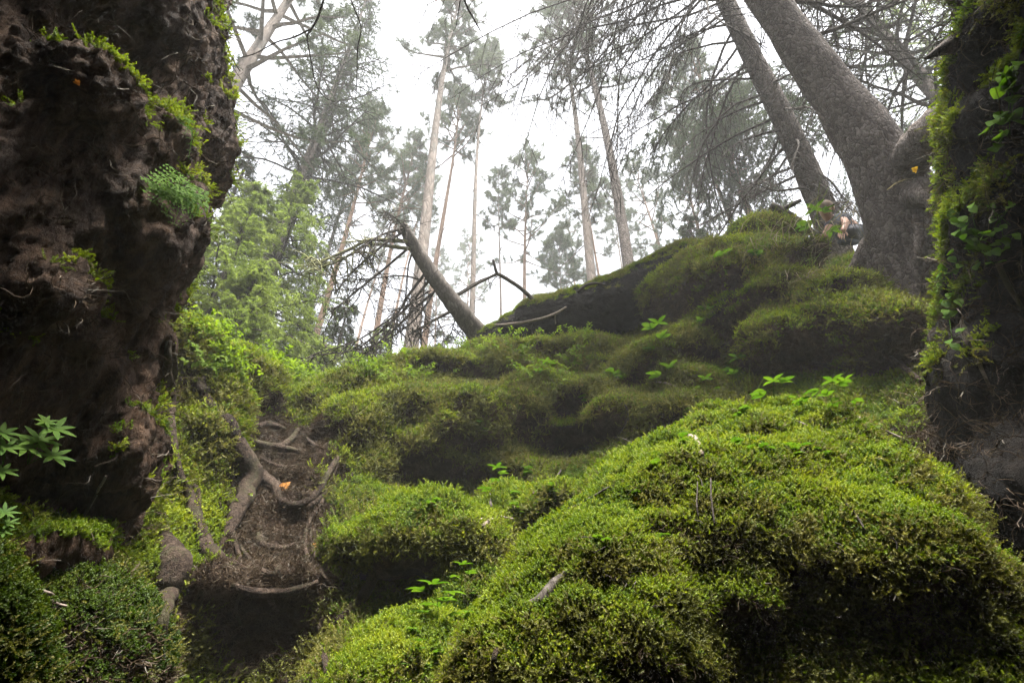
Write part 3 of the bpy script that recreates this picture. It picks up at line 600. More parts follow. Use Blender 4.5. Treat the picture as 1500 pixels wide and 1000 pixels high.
# ------------------------------------------------------------------ finding the surface seen in a direction (numpy only)
_sv = np.concatenate([gv] + [m[1] for m in MASSES_ALL]); _sn = np.concatenate([gn] + [m[3] for m in MASSES_ALL])
_k = in_view(_sv) & ((_sv * _sn).sum(1) < 0); _sv, _sn = _sv[_k], _sn[_k]
_sd = np.linalg.norm(_sv, axis=1); _dp = _sv[:, 1] * CP + _sv[:, 2] * SP
_spx = 750 + FPX * _sv[:, 0] / _dp; _spy = 500 - FPX * (-_sv[:, 1] * SP + _sv[:, 2] * CP) / _dp
def hit(px, py, far=False):
    for w in (5, 10, 20, 45, 90, 200):
        m = (np.abs(_spx - px) < w) & (np.abs(_spy - py) < w)
        if m.sum() >= 4: break
    d = _sd[m]; r = np.sort(d)[min(2, len(d) - 1)]; near = d < r + .12
    n = _sn[m][near].mean(0); n /= np.linalg.norm(n); r = d[near].mean(); return ray(px, py) * r, n, r
def smooth_pts(p, r, n=5):
    """Catmull-Rom through the points"""
    p = np.asarray(p, float); r = np.asarray(r, float); m = len(p)
    if m < 3:
        t = np.linspace(0, 1, 2 * n)[:, None]; return p[0] * (1 - t) + p[-1] * t, (r[0] * (1 - t) + r[-1] * t)[:, 0]
    pp = np.vstack([2 * p[0] - p[1], p, 2 * p[-1] - p[-2]]); out = []; ro = []
    for i in range(m - 1):
        a, b, c, d = pp[i:i + 4]
        for t in np.linspace(0, 1, n, endpoint=(i == m - 2)):
            out.append(.5 * (2 * b + (c - a) * t + (2 * a - 5 * b + 4 * c - d) * t * t + (3 * b - a - 3 * c + d) * t ** 3)); ro.append(r[i] * (1 - t) + r[i + 1] * t)
    return np.array(out), np.array(ro)
def on_surface(pts, lift=.3, slack=.25):
    """pixel polyline with half-widths -> points lying on what is seen there"""
    rs = np.array([hit(x, y)[2] for x, y, _ in pts]); 
    if len(rs) > 2:
        s = rs.copy()
        for i in range(1, len(rs) - 1): s[i] = np.median(rs[i - 1:i + 2])
        rs = np.minimum(s, rs + slack)
    P_ = []; R_ = []
    for (x, y, w), r in zip(pts, rs):
        rad = w / FPX * r * .9; P_.append(ray(x, y) * (r - rad * lift)); R_.append(rad)
    return np.array(P_), np.array(R_)
def root(label, paths, mat=None, name='tree_root', group='exposed tree roots', lift=.9, seg=10, wob=.12):
    mb = MB(); first = None
    for k, pts in enumerate(paths):
        p, r = on_surface(pts, lift); p, r = smooth_pts(p, r, 6)
        p = p + np.stack([fbm(p, 9, 2, 3.0 + i * 7) for i in range(3)], 1) * r[:, None] * .5
        mb.tube(p, r, seg, True, 0, wob, k + len(label))
        first = p[0] if first is None else first
    o = mb.build(name, mat or M_ROOT); move_origin(o, first); return tag(o, label, 'root', group)
def move_origin(o, p):
    p = np.asarray(p, float); n = len(o.data.vertices); c = np.empty(n * 3, np.float32); o.data.vertices.foreach_get('co', c)
    c = (c.reshape(-1, 3) - p).astype(np.float32); o.data.vertices.foreach_set('co', c.ravel()); o.location = tuple(float(t) for t in p); o.data.update()
root('thick smooth bent root arching down the left slope over a dark hole', [[(296,558,4),(303,588,7),(328,618,11),(350,655,13),(365,690,14),(362,716,13),(350,745,11),(338,772,8),(328,792,5),(322,806,2)], [(366,692,11),(385,700,9),(403,714,8),(416,738,7)], [(300,575,8),(293,562,7),(300,552,5)]])
root('long root hugging the foot of the cliff and curling out onto the step', [[(247,582,4),(253,640,5),(262,690,6),(276,728,8),(290,765,9),(304,800,10),(324,819,9),(342,827,6),(356,832,4),(374,834,2)], [(278,730,5),(283,745,4),(279,765,3)]])
root('pair of thin dark roots hanging in a loop under the cliff edge', [[(248,655,4),(258,690,4),(268,712,5),(282,735,5),(290,752,4)], [(268,708,4),(288,718,4),(290,760,3)], [(268,715,3),(250,726,3),(240,730,2)]])
root('mossy vertical root running down the corner of the cliff', [[(247,500,4),(244,540,5),(250,575,6),(249,610,5)], [(252,505,4),(256,545,4),(253,590,4)]])
root('bulging round root knob with flaky bark beside the shaded mossy boulder', [[(236,750,6),(240,785,9),(250,808,14),(256,830,19),(252,850,17),(246,872,11),(240,900,7),(236,940,5)]], lift=.8)
root('forked pale root lying across the upper soil step', [[(360,643,4),(388,652,6),(412,656,6),(442,661,3)], [(404,657,4),(424,645,5),(436,629,4)], [(372,624,4),(395,622,6),(418,628,3)]])
root('twisted root on the earth bank above the orange leaf hollow', [[(414,737,4),(440,737,6),(464,722,6),(478,697,5),(495,670,4)], [(436,744,3),(458,738,4),(478,720,3)]])
root('short hooked root lip on the middle soil step', [[(378,783,5),(383,798,6),(402,803,6),(432,798,4),(446,790,2)], [(398,848,2),(408,832,4),(416,818,2)]])
root('long thin root edging the lowest soil ledge above the dark pit', [[(340,856,4),(372,866,6),(405,869,6),(440,862,5),(466,850,3)], [(392,868,3),(398,884,4),(408,898,2)]])
root('arched root stub coming out of the low mossy boulder', [[(546,834,6),(542,856,8),(524,882,8),(502,904,6),(492,912,3)]], lift=1.2)
root('forked brown root standing against the wall of the pit', [[(459,902,4),(468,920,5),(474,948,5),(478,985,3)], [(468,922,3),(480,935,2)]])
root('small curled root at the bottom of the dark pit', [[(356,968,3),(350,982,4),(342,996,4)]])
root('broken dark root stub poking out of the large mossy boulder', [[(848,826,5),(832,838,6),(812,856,8),(792,880,9),(774,886,5)]], lift=1.1, mat=M_DEAD)
root('reddish decayed root at the lower side of the large boulder', [[(878,905,4),(866,932,6),(858,962,4)]])
root('slim reddish root low on the left flank of the large boulder', [[(740,925,2),(728,950,4),(722,985,3)]])
root('pale crooked root dangling over the dark underside of the fallen log', [[(724,476,1.5),(752,474,2.2),(792,467,2.4),(816,458,2.2),(830,449,1.5)], [(813,460,1.6),(814,474,1)]], M_PALE)
for lab, pts in (('thin reddish root trailing down the right side of the soil steps', [[(498,668,3),(486,700,3),(470,735,4),(452,765,3),(447,800,3),(462,840,2)]]),
  ('thin wandering root below the hooked root lip', [[(352,800,2),(370,822,3),(392,838,4),(420,838,3),(448,824,2)]]),
  ('thin root slanting from the bent root down to the ledge', [[(338,770,4),(345,795,3),(352,822,3),(348,850,2)]]),
  ('slim root across the bare soil under the forked pale root', [[(378,668,2),(398,680,3),(424,684,3),(452,676,2)]]),
  ('hair thin roots dangling over the edge of the dark pit', [[(352,868,2),(346,890,2),(352,915,1.5)]]),
  ('reddish root climbing the left wall of the pit', [[(300,830,3),(296,862,4),(288,900,4),(292,940,2)]]),
  ('thin root along the foot of the double humped boulder', [[(455,775,2),(458,800,3),(470,835,3),(486,860,2)]]),
  ('thin pale root branching over the middle soil bank', [[(448,640,2),(462,652,3),(480,655,3),(504,648,2)]])):
    root(lab, pts)
root('tangle of exposed roots on the dark bank under the mound', [[(1120,590,2),(1170,575,3),(1230,560,3),(1290,545,4),(1340,520,3)], [(1260,500,3),(1310,528,4),(1350,560,3)], [(1190,530,3),(1240,545,3),(1275,570,2)]])
root('thin pale forked root hanging down the right bank', [[(1408,470,2),(1425,505,3),(1440,545,2),(1455,580,1.5)], [(1408,470,2),(1414,500,2),(1432,535,1.5)]], M_ROOT)
root('stouter pale root slanting down at the edge of the right bank', [[(1462,385,3),(1478,420,3),(1498,452,2)]], M_ROOT)

# ------------------------------------------------------------------ small plants
def leaf(mb, b, d, n, L, W, fold=.18, tip=1.0, droop=.15):
    d = d / np.linalg.norm(d); n = n - d * (n @ d); n /= np.linalg.norm(n) + 1e-9; s = np.cross(d, n); rows = []
    for t, w in ((0, .12), (.22, .8), (.5, 1.0), (.78, .62), (1.0, .05 * tip)):
        c = b + d * L * t - n * droop * L * t * t; e = s * W / 2 * w; up = n * fold * W * w
        rows.append([c - e + up, c, c + e + up])
    v = np.array(rows).reshape(-1, 3); q = []
    for r in range(4):
        for c in range(2): q.append((r * 3 + c, r * 3 + c + 1, r * 3 + c + 4, r * 3 + c + 3))
    mb.add(v, q)
def perp(d, rng):
    a = rng.normal(size=3); a -= d * (a @ d); return a / np.linalg.norm(a)
UPV = V(0, 0, 1)
def plant(name, label, cat, px, py, build, group=None, mats=None, up=None, base=None):
    p, n, r = hit(px, py) if base is None else base
    t = thing(name, label, cat, p, group); st, fo = MB(), MB(); rng = np.random.default_rng(int(px * 7 + py))
    build(st, fo, p, n, r, rng)
    ms = mats or (M_VINE, M_FRESH)
    if name in ('seedling', 'fern', 'leaf_sprig'): st.build('stem', ms[0], t); fo.build('foliage', ms[1], t)
    else: build_multi('foliage', [(st, ms[0]), (fo, ms[1])], t, True)
    return t
def seedling(h, pairs, ll, lean=(0, 0), bare=.3):
    """upright stem with opposite compound leaves"""
    def f(st, fo, p, n, r, rng):
        k = r / FPX; H = h * k; toward = -ray(750, 500) * V(1, 1, 0)
        top = p + UPV * H + V(lean[0], 0, 0) * H * .5 + toward * H * .25; pts, rr = smooth_pts([p - UPV * .02, p + UPV * H * .5 + V(lean[0], 0, 0) * H * .05, top], [.0022, .0016, .001], 5); st.tube(pts, rr, 5)
        for j in range(pairs):
            s = bare + (1 - bare) * (j + .5) / pairs; c = pts[int(s * (len(pts) - 1))]; az = rng.uniform(0, 1) + j * 1.5
            for sg in (0, math.pi):
                d = V(math.cos(az + sg), math.sin(az + sg) * .8, .25); L = ll * k * rng.uniform(.85, 1.15); e = c + d * L * .55
                st.tube([c, e], .0008, 4)
                for a in (-.75, 0, .75):
                    dd = V(d[0] * math.cos(a) - d[1] * math.sin(a), d[0] * math.sin(a) + d[1] * math.cos(a), d[2] * .4); leaf(fo, e - d * L * .1 * abs(a), dd, UPV + .2 * rng.normal(size=3), L * (.62 if a == 0 else .5), L * .27)
        for a in range(4): leaf(fo, pts[-1], V(math.cos(a * 1.57 + .4), math.sin(a * 1.57 + .4), .3), UPV, ll * k * .6, ll * k * .24)
    return f
S_GROUP = 'young green seedlings on the moss'
SEED = [(818,668,40,3,28,(-.1,),'tallest seedling with three tiers of leaves before the dark peat hollow'),
 (733,745,38,2,24,(-.2,),'bright yellow green seedling with crowded leaves beside the bare dead stalk'),
 (640,920,34,3,34,(-.3,),'broad seedling with large glossy leaves at the foot of the double humped boulder'),
 (672,900,40,2,22,(.1,),'seedling with two flat tiers of leaves over a thin stem in the shaded dip'),
 (972,532,42,3,26,(0,),'leafy seedling growing on the slope in front of the broad mound'),
 (985,570,22,1,26,(0,),'flat topped seedling with one wide whorl of leaves'),
 (1035,490,26,2,20,(.2,),'small seedling with tilted leaves high on the peat mound'),
 (1085,570,30,2,24,(.2,),'seedling leaning out over the hollow behind the large boulder'),
 (1140,600,26,2,26,(.1,),'stout seedling with wide leaves on the crest of the large boulder'),
 (1225,605,28,2,24,(.3,),'seedling with arching leaves at the right end of the crest'),
 (1250,615,34,1,20,(.1,),'slim seedling with one upright pointed leaf on the crest'),
 (1040,585,20,1,20,(-.1,),'low seedling half hidden behind the crest'),
 (886,650,36,1,16,(0,),'single pale flat leaf on a thin bare stalk'),
 (800,560,22,2,16,(0,),'tiny seedling among moss humps on the middle bank'),
 (1210,352,32,2,22,(-.1,),'green seedling in front of the crouching person'),
 (610,1000,30,2,16,(0,),'slender seedling low beside the large boulder')]
for x, y, h, pr, ll, ln, lab in SEED: plant('seedling', lab, 'seedling', x, y, seedling(h * 1.45, pr, ll * 1.15, ln), S_GROUP)

def fern(fronds, flen):
    def f(st, fo, p, n, r, rng):
        k = r / FPX
        for (dx, dy, L) in fronds:
            e = ray(p_px(p)[0] + dx, p_px(p)[1] + dy) * (r - .26); mid = (p + e) / 2 + n * .03 + UPV * .03; pts, rr = smooth_pts([p, mid, e], [.0018, .0014, .0006], 11); st.tube(pts, rr, 5)
            T = np.gradient(pts, axis=0); nn = n * .7 + UPV * .7 - ray(750, 500) * .6
            for i in range(4, len(pts)):
                s = (i - 4) / (len(pts) - 4); pl = flen * k * L * (1 - s) ** .8 + .004
                t = T[i] / np.linalg.norm(T[i]); side = np.cross(t, nn); side /= np.linalg.norm(side)
                if i % 2: continue
                for sg in (-1, 1):
                    d = side * sg + t * .35; d /= np.linalg.norm(d); st.tube([pts[i], pts[i] + d * pl], .0006, 3, False); m = max(2, int(6 * (1 - s)))
                    for q in range(m):
                        u = (q + .6) / m; b = pts[i] + d * pl * u
                        for s2 in (-1, 1): leaf(fo, b, np.cross(d, nn) * s2 + d * .75, nn + .2 * rng.normal(size=3), pl * .30 * (1 - u * .6) + .002, pl * .11, .05, 1, .1)
    return f
def p_px(p):
    dep = p[1] * CP + p[2] * SP; return 750 + FPX * p[0] / dep, 500 - FPX * (-p[1] * SP + p[2] * CP) / dep
plant('fern', 'light green fern with triangular fronds growing out of the cliff', 'fern', 238, 285, fern([(14,-40,.8),(42,-14,1.2),(-16,12,1.0),(38,30,1.3),(16,46,1.1),(52,12,1.1),(4,30,.8)], 27))
plant('fern', 'small hanging fern with round paired lobes above the larger fern', 'fern', 262, 178, fern([(14,56,.55),(8,20,.5)], 16))
def single(st, fo, p, n, r, rng):
    e = ray(207, 277) * (r - .07); st.tube([p, e], .0008, 4); leaf(fo, e, V(.6, -.2, -.5), n + UPV, .045, .03)
plant('leaf_sprig', 'lone bright leaf on a thin stalk at the left of the fern', 'leaf', 232, 272, single)
def whorls(list_):
    def f(st, fo, p, n, r, rng):
        for (x, y, s) in list_:
            e = ray(x, y) * (r - .24 - .03 * rng.random()); st.tube(smooth_pts([p, (p + e) / 2 + UPV * .01, e], [.0014, .0012, .0008], 5)[0], .0011, 5)
            ax = UPV * .8 - ray(x, y) * .8; ax /= np.linalg.norm(ax); a = perp(ax, rng); b = np.cross(ax, a); m = 7
            for j in range(m):
                t = 6.283 * j / m + rng.uniform(-.15, .15); leaf(fo, e, a * math.cos(t) + b * math.sin(t) + ax * .25, ax, s / FPX * r * rng.uniform(.8, 1.1), s / FPX * r * .28, .1, 1, .1)
    return f
plant('woodruff', 'sprig of star shaped whorled leaves held out in front of the cliff', 'plant', 40, 680, whorls([(58,645,20),(38,654,19),(80,628,20),(78,668,19),(66,618,11)]), 'woodruff sprigs on the cliff')
plant('woodruff', 'whorled leaf sprig cut by the picture edge above the shaggy boulder', 'plant', 2, 690, whorls([(2,634,16),(6,656,14),(3,690,14)]), 'woodruff sprigs on the cliff')
plant('woodruff', 'lowest small whorled sprig rising from the shaggy boulder', 'plant', 4, 800, whorls([(6,750,12),(3,778,11),(12,766,9)]), 'woodruff sprigs on the cliff')
def vine(leaves, sz):
    def f(st, fo, p, n, r, rng):
        prev = p
        for (x, y) in leaves:
            e = ray(x, y) * (hit(x, y)[2] - .06 - .05 * rng.random()); st.tube([prev, (prev + e) / 2 - UPV * .004, e], .0012, 4); prev = (prev + e) / 2 * .3 + e * .7
            for j in range(2):
                d = V(-.7 + .6 * rng.normal(), -.3, -.5 + .4 * rng.normal()); leaf(fo, e + rng.normal(size=3) * .012, d, UPV * .6 - ray(x, y) * .8 + .3 * rng.normal(size=3), sz / FPX * r * rng.uniform(.8, 1.25), sz / FPX * r * .72 * rng.uniform(.8, 1.1), .08, 3, .2)
    return f
rngv = np.random.default_rng(3)
def cloud(cx, cy, sx, sy, n, tilt=0): return [(cx + sx * rngv.normal() + tilt * t, cy + sy * rngv.normal() + t) for t in np.linspace(-sy, sy, n)]
VG = 'green vines on the dark right bank'
plant('vine', 'bright heart leaved vine hanging at the top of the dark right bank', 'vine', 1490, 80, vine(cloud(1482, 130, 6, 24, 15, -.25), 17), VG)
plant('vine', 'thin vine end with two single leaves below the hanging vine', 'vine', 1475, 185, vine([(1470,200),(1462,215),(1449,192),(1458,176)], 16), VG)
plant('vine', 'broad leafy vine clump beside the roots of the big spruce', 'vine', 1440, 365, vine(cloud(1418, 352, 26, 20, 26, -.3), 13), VG)
plant('vine', 'lower vine clump drooping on the right bank below the broad one', 'vine', 1405, 440, vine(cloud(1390, 428, 14, 22, 15, .1), 12), VG)
plant('vine', 'sparse pale vine at the edge of the right bank near the broken wood', 'vine', 1480, 330, vine(cloud(1470, 330, 10, 20, 8), 10), VG)
def sorrel(k_, sz):
    def f(st, fo, p, n, r, rng):
        k = r / FPX
        for _ in range(k_):
            b = p + perp(n, rng) * rng.uniform(0, sz * 1.4) * k; e = b + (UPV * .7 + n * .6) * sz * k * rng.uniform(.9, 1.6); st.tube([b, e], .0006, 4); az = rng.uniform(0, 6)
            for j in range(3):
                a = az + j * 2.09; leaf(fo, e, V(math.cos(a), math.sin(a), -.05), UPV + .2 * rng.normal(size=3), sz * k * .75, sz * k * .85, .1, 9, .1)
    return f
SORR = [(1005,655,3,'on the bright top of the large boulder beside the pink bark chip'),(1090,662,3,'just right of the pink bark chip'),(1120,668,2,'in the middle of the large boulder top'),(1160,672,4,'spread along the upper face of the large boulder'),(1195,670,3,'right of the long clover row on the boulder'),(960,690,2,'on the left shoulder of the large boulder'),(936,735,2,'low on the shaded left face of the large boulder'),(1130,700,2,'in deep moss below the long clover row'),(970,795,2,'on the darker belly of the large boulder'),(1065,835,2,'beside a reddish stain on the boulder belly'),(945,850,1,'single one near the torn edge of the large boulder'),(875,802,2,'on the left flank above the broken root stub'),(780,700,4,'in the moss left of the tall seedling'),(800,730,3,'under the tall seedling'),(760,760,3,'beside the heap of dead twigs'),(635,745,2,'on top of the double humped boulder'),(860,595,4,'on the slope right of the dark hollow'),(905,560,3,'in the middle of the smooth mossy slope'),(1010,610,4,'along the rear crest of the large boulder'),(1100,615,4,'under the stout seedling on the crest'),(1180,605,3,'between the seedlings of the crest'),(690,915,3,'in the dip beside the broad seedling'),(600,940,3,'below the broad seedling'),(640,960,2,'near the grass blades at the bottom'),(1105,385,2,'high on the peat mound near the grass tuft'),(1060,385,2,'near the top edge of the mound'),(700,640,2,'on the middle bank wall')]
for x, y, k_, lab in SORR: plant('wood_sorrel', ('wood sorrel ' + lab), 'sorrel', x, y, sorrel(k_, 10), 'wood sorrel patches in the moss')
def grass(nb, h, spread, droop, dirn=(0, 0)):
    def f(st, fo, p, n, r, rng):
        k = r / FPX
        for _ in range(nb):
            b = p + V(rng.normal(), rng.normal(), 0) * spread * k * .4; b[2] += .01; d = V(rng.normal() * .5 + dirn[0], rng.normal() * .4 + dirn[1], 1.0); d /= np.linalg.norm(d); L = h * k * rng.uniform(.6, 1.2); c = b; rows = []
            s = np.cross(d, V(0, 1, .2)); s /= np.linalg.norm(s); w0 = .0075 * k * 130
            for t in range(7): rows += [c - s * w0 * (1 - t / 6.3) * .5, c + s * w0 * (1 - t / 6.3) * .5]; d = d + V(0, -.06, -droop) * (.5 + rng.random()); d /= np.linalg.norm(d); c = c + d * L / 6
            fo.add(rows, [(i * 2, i * 2 + 1, i * 2 + 3, i * 2 + 2) for i in range(6)])
    return f
GG = 'grass tufts on the moss'
plant('grass_tuft', 'tall green grass tuft on top of the peat mound', 'grass', 1150, 368, grass(70, 62, 60, .16), GG, (M_GRASS, M_GRASS))
plant('grass_tuft', 'matted dry straw hanging from the top of the peat mound', 'grass', 1165, 372, grass(110, 66, 85, .55), GG, (M_STRAW, M_STRAW))
plant('grass_tuft', 'short dry grass fringe a little lower on the mound', 'grass', 1185, 415, grass(40, 40, 40, .5), GG, (M_STRAW, M_STRAW))
plant('grass_tuft', 'small green blades at the rear crest of the large boulder', 'grass', 1105, 595, grass(16, 40, 26, .12), GG, (M_GRASS, M_GRASS))
plant('grass_tuft', 'two thin grass blades at the bottom beside the large boulder', 'grass', 660, 985, grass(6, 60, 8, .1), GG, (M_GRASS, M_GRASS))
plant('grass_tuft', 'green blades beside the mat of straw', 'grass', 1180, 398, grass(14, 34, 18, .15, (.4, 0)), GG, (M_GRASS, M_GRASS))
plant('grass_tuft', 'broad pale grass blade jutting from the right bank', 'grass', 1430, 280, grass(3, 40, 4, .2, (-1.6, -.3)), GG, (M_GRASS, M_GRASS))

# bilberry and other leafy growth along the ridge: nobody could count its leaves
def bilberry_proto():
    col = bpy.data.collections.new('bilberry_sprigs'); rng = np.random.default_rng(8)
    for i in range(4):
        mb = MB()
        for s in range(3):
            p = V(*(rng.normal(size=2) * .01), 0); d = V(*(rng.normal(size=2) * .5), 1)
            for k in range(9):
                d = d + rng.normal(size=3) * .25; d /= np.linalg.norm(d); p2 = p + d * .016
                leaf(mb, p2, perp(d, rng) + d * .4, UPV, .022, .013); leaf(mb, p2, perp(d, rng) + d * .4, UPV, .02, .012); p = p2
        o = mb.build('bilberry_sprig', M_BLUEB, None, False); COL.objects.unlink(o); col.objects.link(o)
    return col
C_BIL = bilberry_proto()
def px_mask(x0, x1, y0, y1): return ((gpx > x0) & (gpx < x1) & (gpy > y0) & (gpy < y1) & (dep > .3)).astype(float)
bw = np.clip(px_mask(520, 740, 470, 560) * .8 + px_mask(255, 470, 455, 560) + px_mask(740, 860, 495, 570) * .35, 0, 1) * (gn[:, 2] > .1) * sstep(-.15, .25, fbm(gv, 3.4, 2, 40.))
grow(None, gv, gq, gn, bw, [(C_BIL, 4, np.ones(len(gv)), 1.0)], label='bright bilberry shrubs covering the ridge top', dens=420, name='shrubbery', smax=1.4)

# ------------------------------------------------------------------ fallen leaves, twigs, bark
def twig(label, paths, mat=M_PALE, name='twig', cat='twig', group='dead twigs on the moss', lift=2.5):
    mb = MB(); f0 = None
    for pts in paths:
        p, r = on_surface(pts, lift); p = p - np.array([ray(x_, y_) for x_, y_, _w in pts]) * np.maximum(.05 - r * lift, 0)[:, None]; p, r = smooth_pts(p, r, 5); p = p + np.stack([fbm(p, 14, 2, i * 7.) for i in range(3)], 1) * .006; mb.tube(p, r, 6, True, 0, .2); f0 = p[0] if f0 is None else f0
    o = mb.build(name, mat); move_origin(o, f0); tag(o, label, cat, group)
twig('pinkish peeled bark chip standing on top of the large boulder', [[(1010,638,3.5),(1021,645,5),(1028,666,4)]], M_PALE, 'bark_chip', 'bark', None)
twig('pale bark piece at the right end of the crest', [[(1246,618,3),(1258,614,4),(1264,612,2)], [(1236,612,1),(1248,618,1)]], M_PALE, 'bark_chip', 'bark', None)
twig('forked bleached twig sticking out from the shaggy edge boulder', [[(48,862,2),(80,873,2),(122,898,1.5)], [(50,862,1.6),(72,878,1.6),(97,887,1.2)]], lift=6)
twig('bent bleached twig dangling below the forked one', [[(44,870,1.8),(52,900,1.6),(62,925,1.5),(84,955,1)], [(52,898,1),(68,905,.8)]], lift=6)
twig('long straight dry stalk leaning across the shadow under the cliff', [[(155,697,1.6),(140,725,1.6),(118,762,1.5),(100,790,1.2)]], lift=6)
twig('bare dead stalk standing before the dark peat hollow', [[(812,705,2),(822,688,1.6),(840,660,1.4),(862,655,1.2)], [(845,660,1),(848,668,.8)]], M_TWIG, lift=5)
twig('bare upright stick beside the yellow green seedling', [[(720,748,2.5),(718,730,2.5),(716,705,1.2)]], M_DEAD, lift=4)
twig('heap of broken dead sticks in the dip beside the yellow green seedling', [[(700,762,2.5),(725,756,2.5),(752,760,2)], [(712,752,2),(740,748,1.8),(790,715,1.2)], [(706,770,3.2),(716,764,3.4),(722,760,2.5)]], M_PALE, 'stick_heap', 'sticks')
twig('thin arching twig on the right slope of the large boulder', [[(1150,610,1.2),(1180,622,1.3),(1215,636,1.3),(1228,645,1)]], M_PALE)
twig('long thin twig below the crest of the large boulder', [[(1210,600,1),(1240,618,1.1),(1290,628,1.1),(1330,645,.8)]], M_PALE)
twig('brown stem crossing the steep right side of the large boulder', [[(1238,738,1.4),(1252,752,1.4),(1268,775,1.2)]], M_TWIG)
twig('dark upright stem in the front of the large boulder', [[(1040,700,1.2),(1043,735,1.3),(1046,770,1.2)]], M_TWIG)
twig('second dark stem left of the upright one', [[(1022,705,1),(1021,735,1.2),(1024,760,1)]], M_TWIG)
twig('tangled dry twigs on the slope behind the large boulder', [[(905,640,1.5),(920,610,1.4),(915,590,1)], [(890,650,1.2),(905,640,1.2),(930,650,1)]], M_TWIG, lift=4)
twig('crooked twig beside the leafy seedling', [[(950,560,1.4),(972,560,1.6),(990,566,1.2)]], M_PALE)
twig('forked twig hugging the pale slope edge', [[(850,740,1.6),(870,725,1.8),(898,712,1.2)], [(832,745,1.4),(850,740,1.6),(842,757,1)]], M_DEAD)
_tr = np.random.default_rng(91)
for _ in range(30):
    x, y = _tr.uniform(800, 1330), _tr.uniform(610, 930); a = _tr.uniform(-1.2, 1.2); L = _tr.uniform(9, 24); w_ = _tr.uniform(.6, 1.0)
    twig('short thin dry twig lying on the moss of the large boulder', [[(x, y, w_), (x + L * .5 * math.cos(a) + 2, y + L * .5 * math.sin(a), w_), (x + L * math.cos(a), y + L * math.sin(a) + 2, w_ * .6)]], M_TWIG if _ % 2 else M_DEAD, group='short dry twigs scattered on the large boulder', lift=7)
def dead_leaf(label, px, py, s, mat, name='fallen_leaf'):
    p, n, r = hit(px, py); mb = MB(); rng = np.random.default_rng(px); k = r / FPX
    nn = n * .6 - ray(px, py) * .6; d = perp(nn / np.linalg.norm(nn), rng); leaf(mb, p + n * .02 - d * s * k * .5, d, nn, s * k, s * k * .5, .10, 2, .12); leaf(mb, p + n * .022 - d * s * k * .2, d + np.cross(nn, d) * .9, nn, s * k * .6, s * k * .36, .12, 2, .15); leaf(mb, p + n * .022 - d * s * k * .2, d - np.cross(nn, d) * .9, nn, s * k * .6, s * k * .36, .12, 2, .15); o = mb.build(name, mat); move_origin(o, p); tag(o, label, 'leaf', 'fallen leaves')
dead_leaf('large crumpled orange leaf in the hollow beside the thick bent root', 418, 716, 17, M_ORANGE)
dead_leaf('yellow leaf caught on the root collar of the big spruce', 1346, 246, 9, M_YELLOW)
dead_leaf('small orange leaf at the left edge of the double humped boulder', 461, 802, 7, M_ORANGE)
dead_leaf('little orange leaf on the middle mossy slope', 852, 565, 8, M_ORANGE)
dead_leaf('yellowing leaf on the shaded left face of the large boulder', 936, 733, 10, M_YELLOW)
dead_leaf('tan leaf lying right of the pink bark chip', 1095, 674, 9, M_STRAW)
dead_leaf('tan curled leaf on the crest beside the bark piece', 1015, 690, 8, M_STRAW)
dead_leaf('orange leaf on the slope above the dark hollow', 850, 500, 7, M_ORANGE)
dead_leaf('orange leaf at the foot of the big spruce trunk', 1262, 372, 7, M_ORANGE)
dead_leaf('tiny rusty leaf high on the brown cliff', 116, 122, 7, M_ORANGE)
# ------------------------------------------------------------------ trees
def needles(mb, A, B, per, nl, nw, rng, spread=.85):
    A, B = np.asarray(A), np.asarray(B)
    if not len(A): return
    A = np.repeat(A, per, 0); B = np.repeat(B, per, 0); m = len(A); T = B - A; L = np.linalg.norm(T, axis=1)[:, None] + 1e-9; T = T / L
    t = rng.random((m, 1)); c = A + (B - A) * t; d = rng.normal(size=(m, 3)); d -= T * (d * T).sum(1)[:, None]; d /= np.linalg.norm(d, axis=1)[:, None] + 1e-9
    d = d * spread + T * .6; w = np.cross(d, rng.normal(size=(m, 3))); w /= np.linalg.norm(w, axis=1)[:, None] + 1e-9; l = nl * rng.uniform(.6, 1.2, (m, 1))
    v = np.stack([c - w * nw / 2, c + w * nw / 2, c + d * l], 1).reshape(-1, 3); mb.add(v, None, np.arange(m * 3).reshape(-1, 3))
def curve(a, d, L, n, sag, rng, jit=.12):
    """polyline from a along d, sinking by sag (negative rises)"""
    p = [np.asarray(a, float)]; d = np.asarray(d, float); d = d / np.linalg.norm(d)
    for k in range(n):
        d = d + V(0, 0, -sag / n) + rng.normal(size=3) * jit / n ** .5; d /= np.linalg.norm(d); p.append(p[-1] + d * L / n)
    return np.array(p)
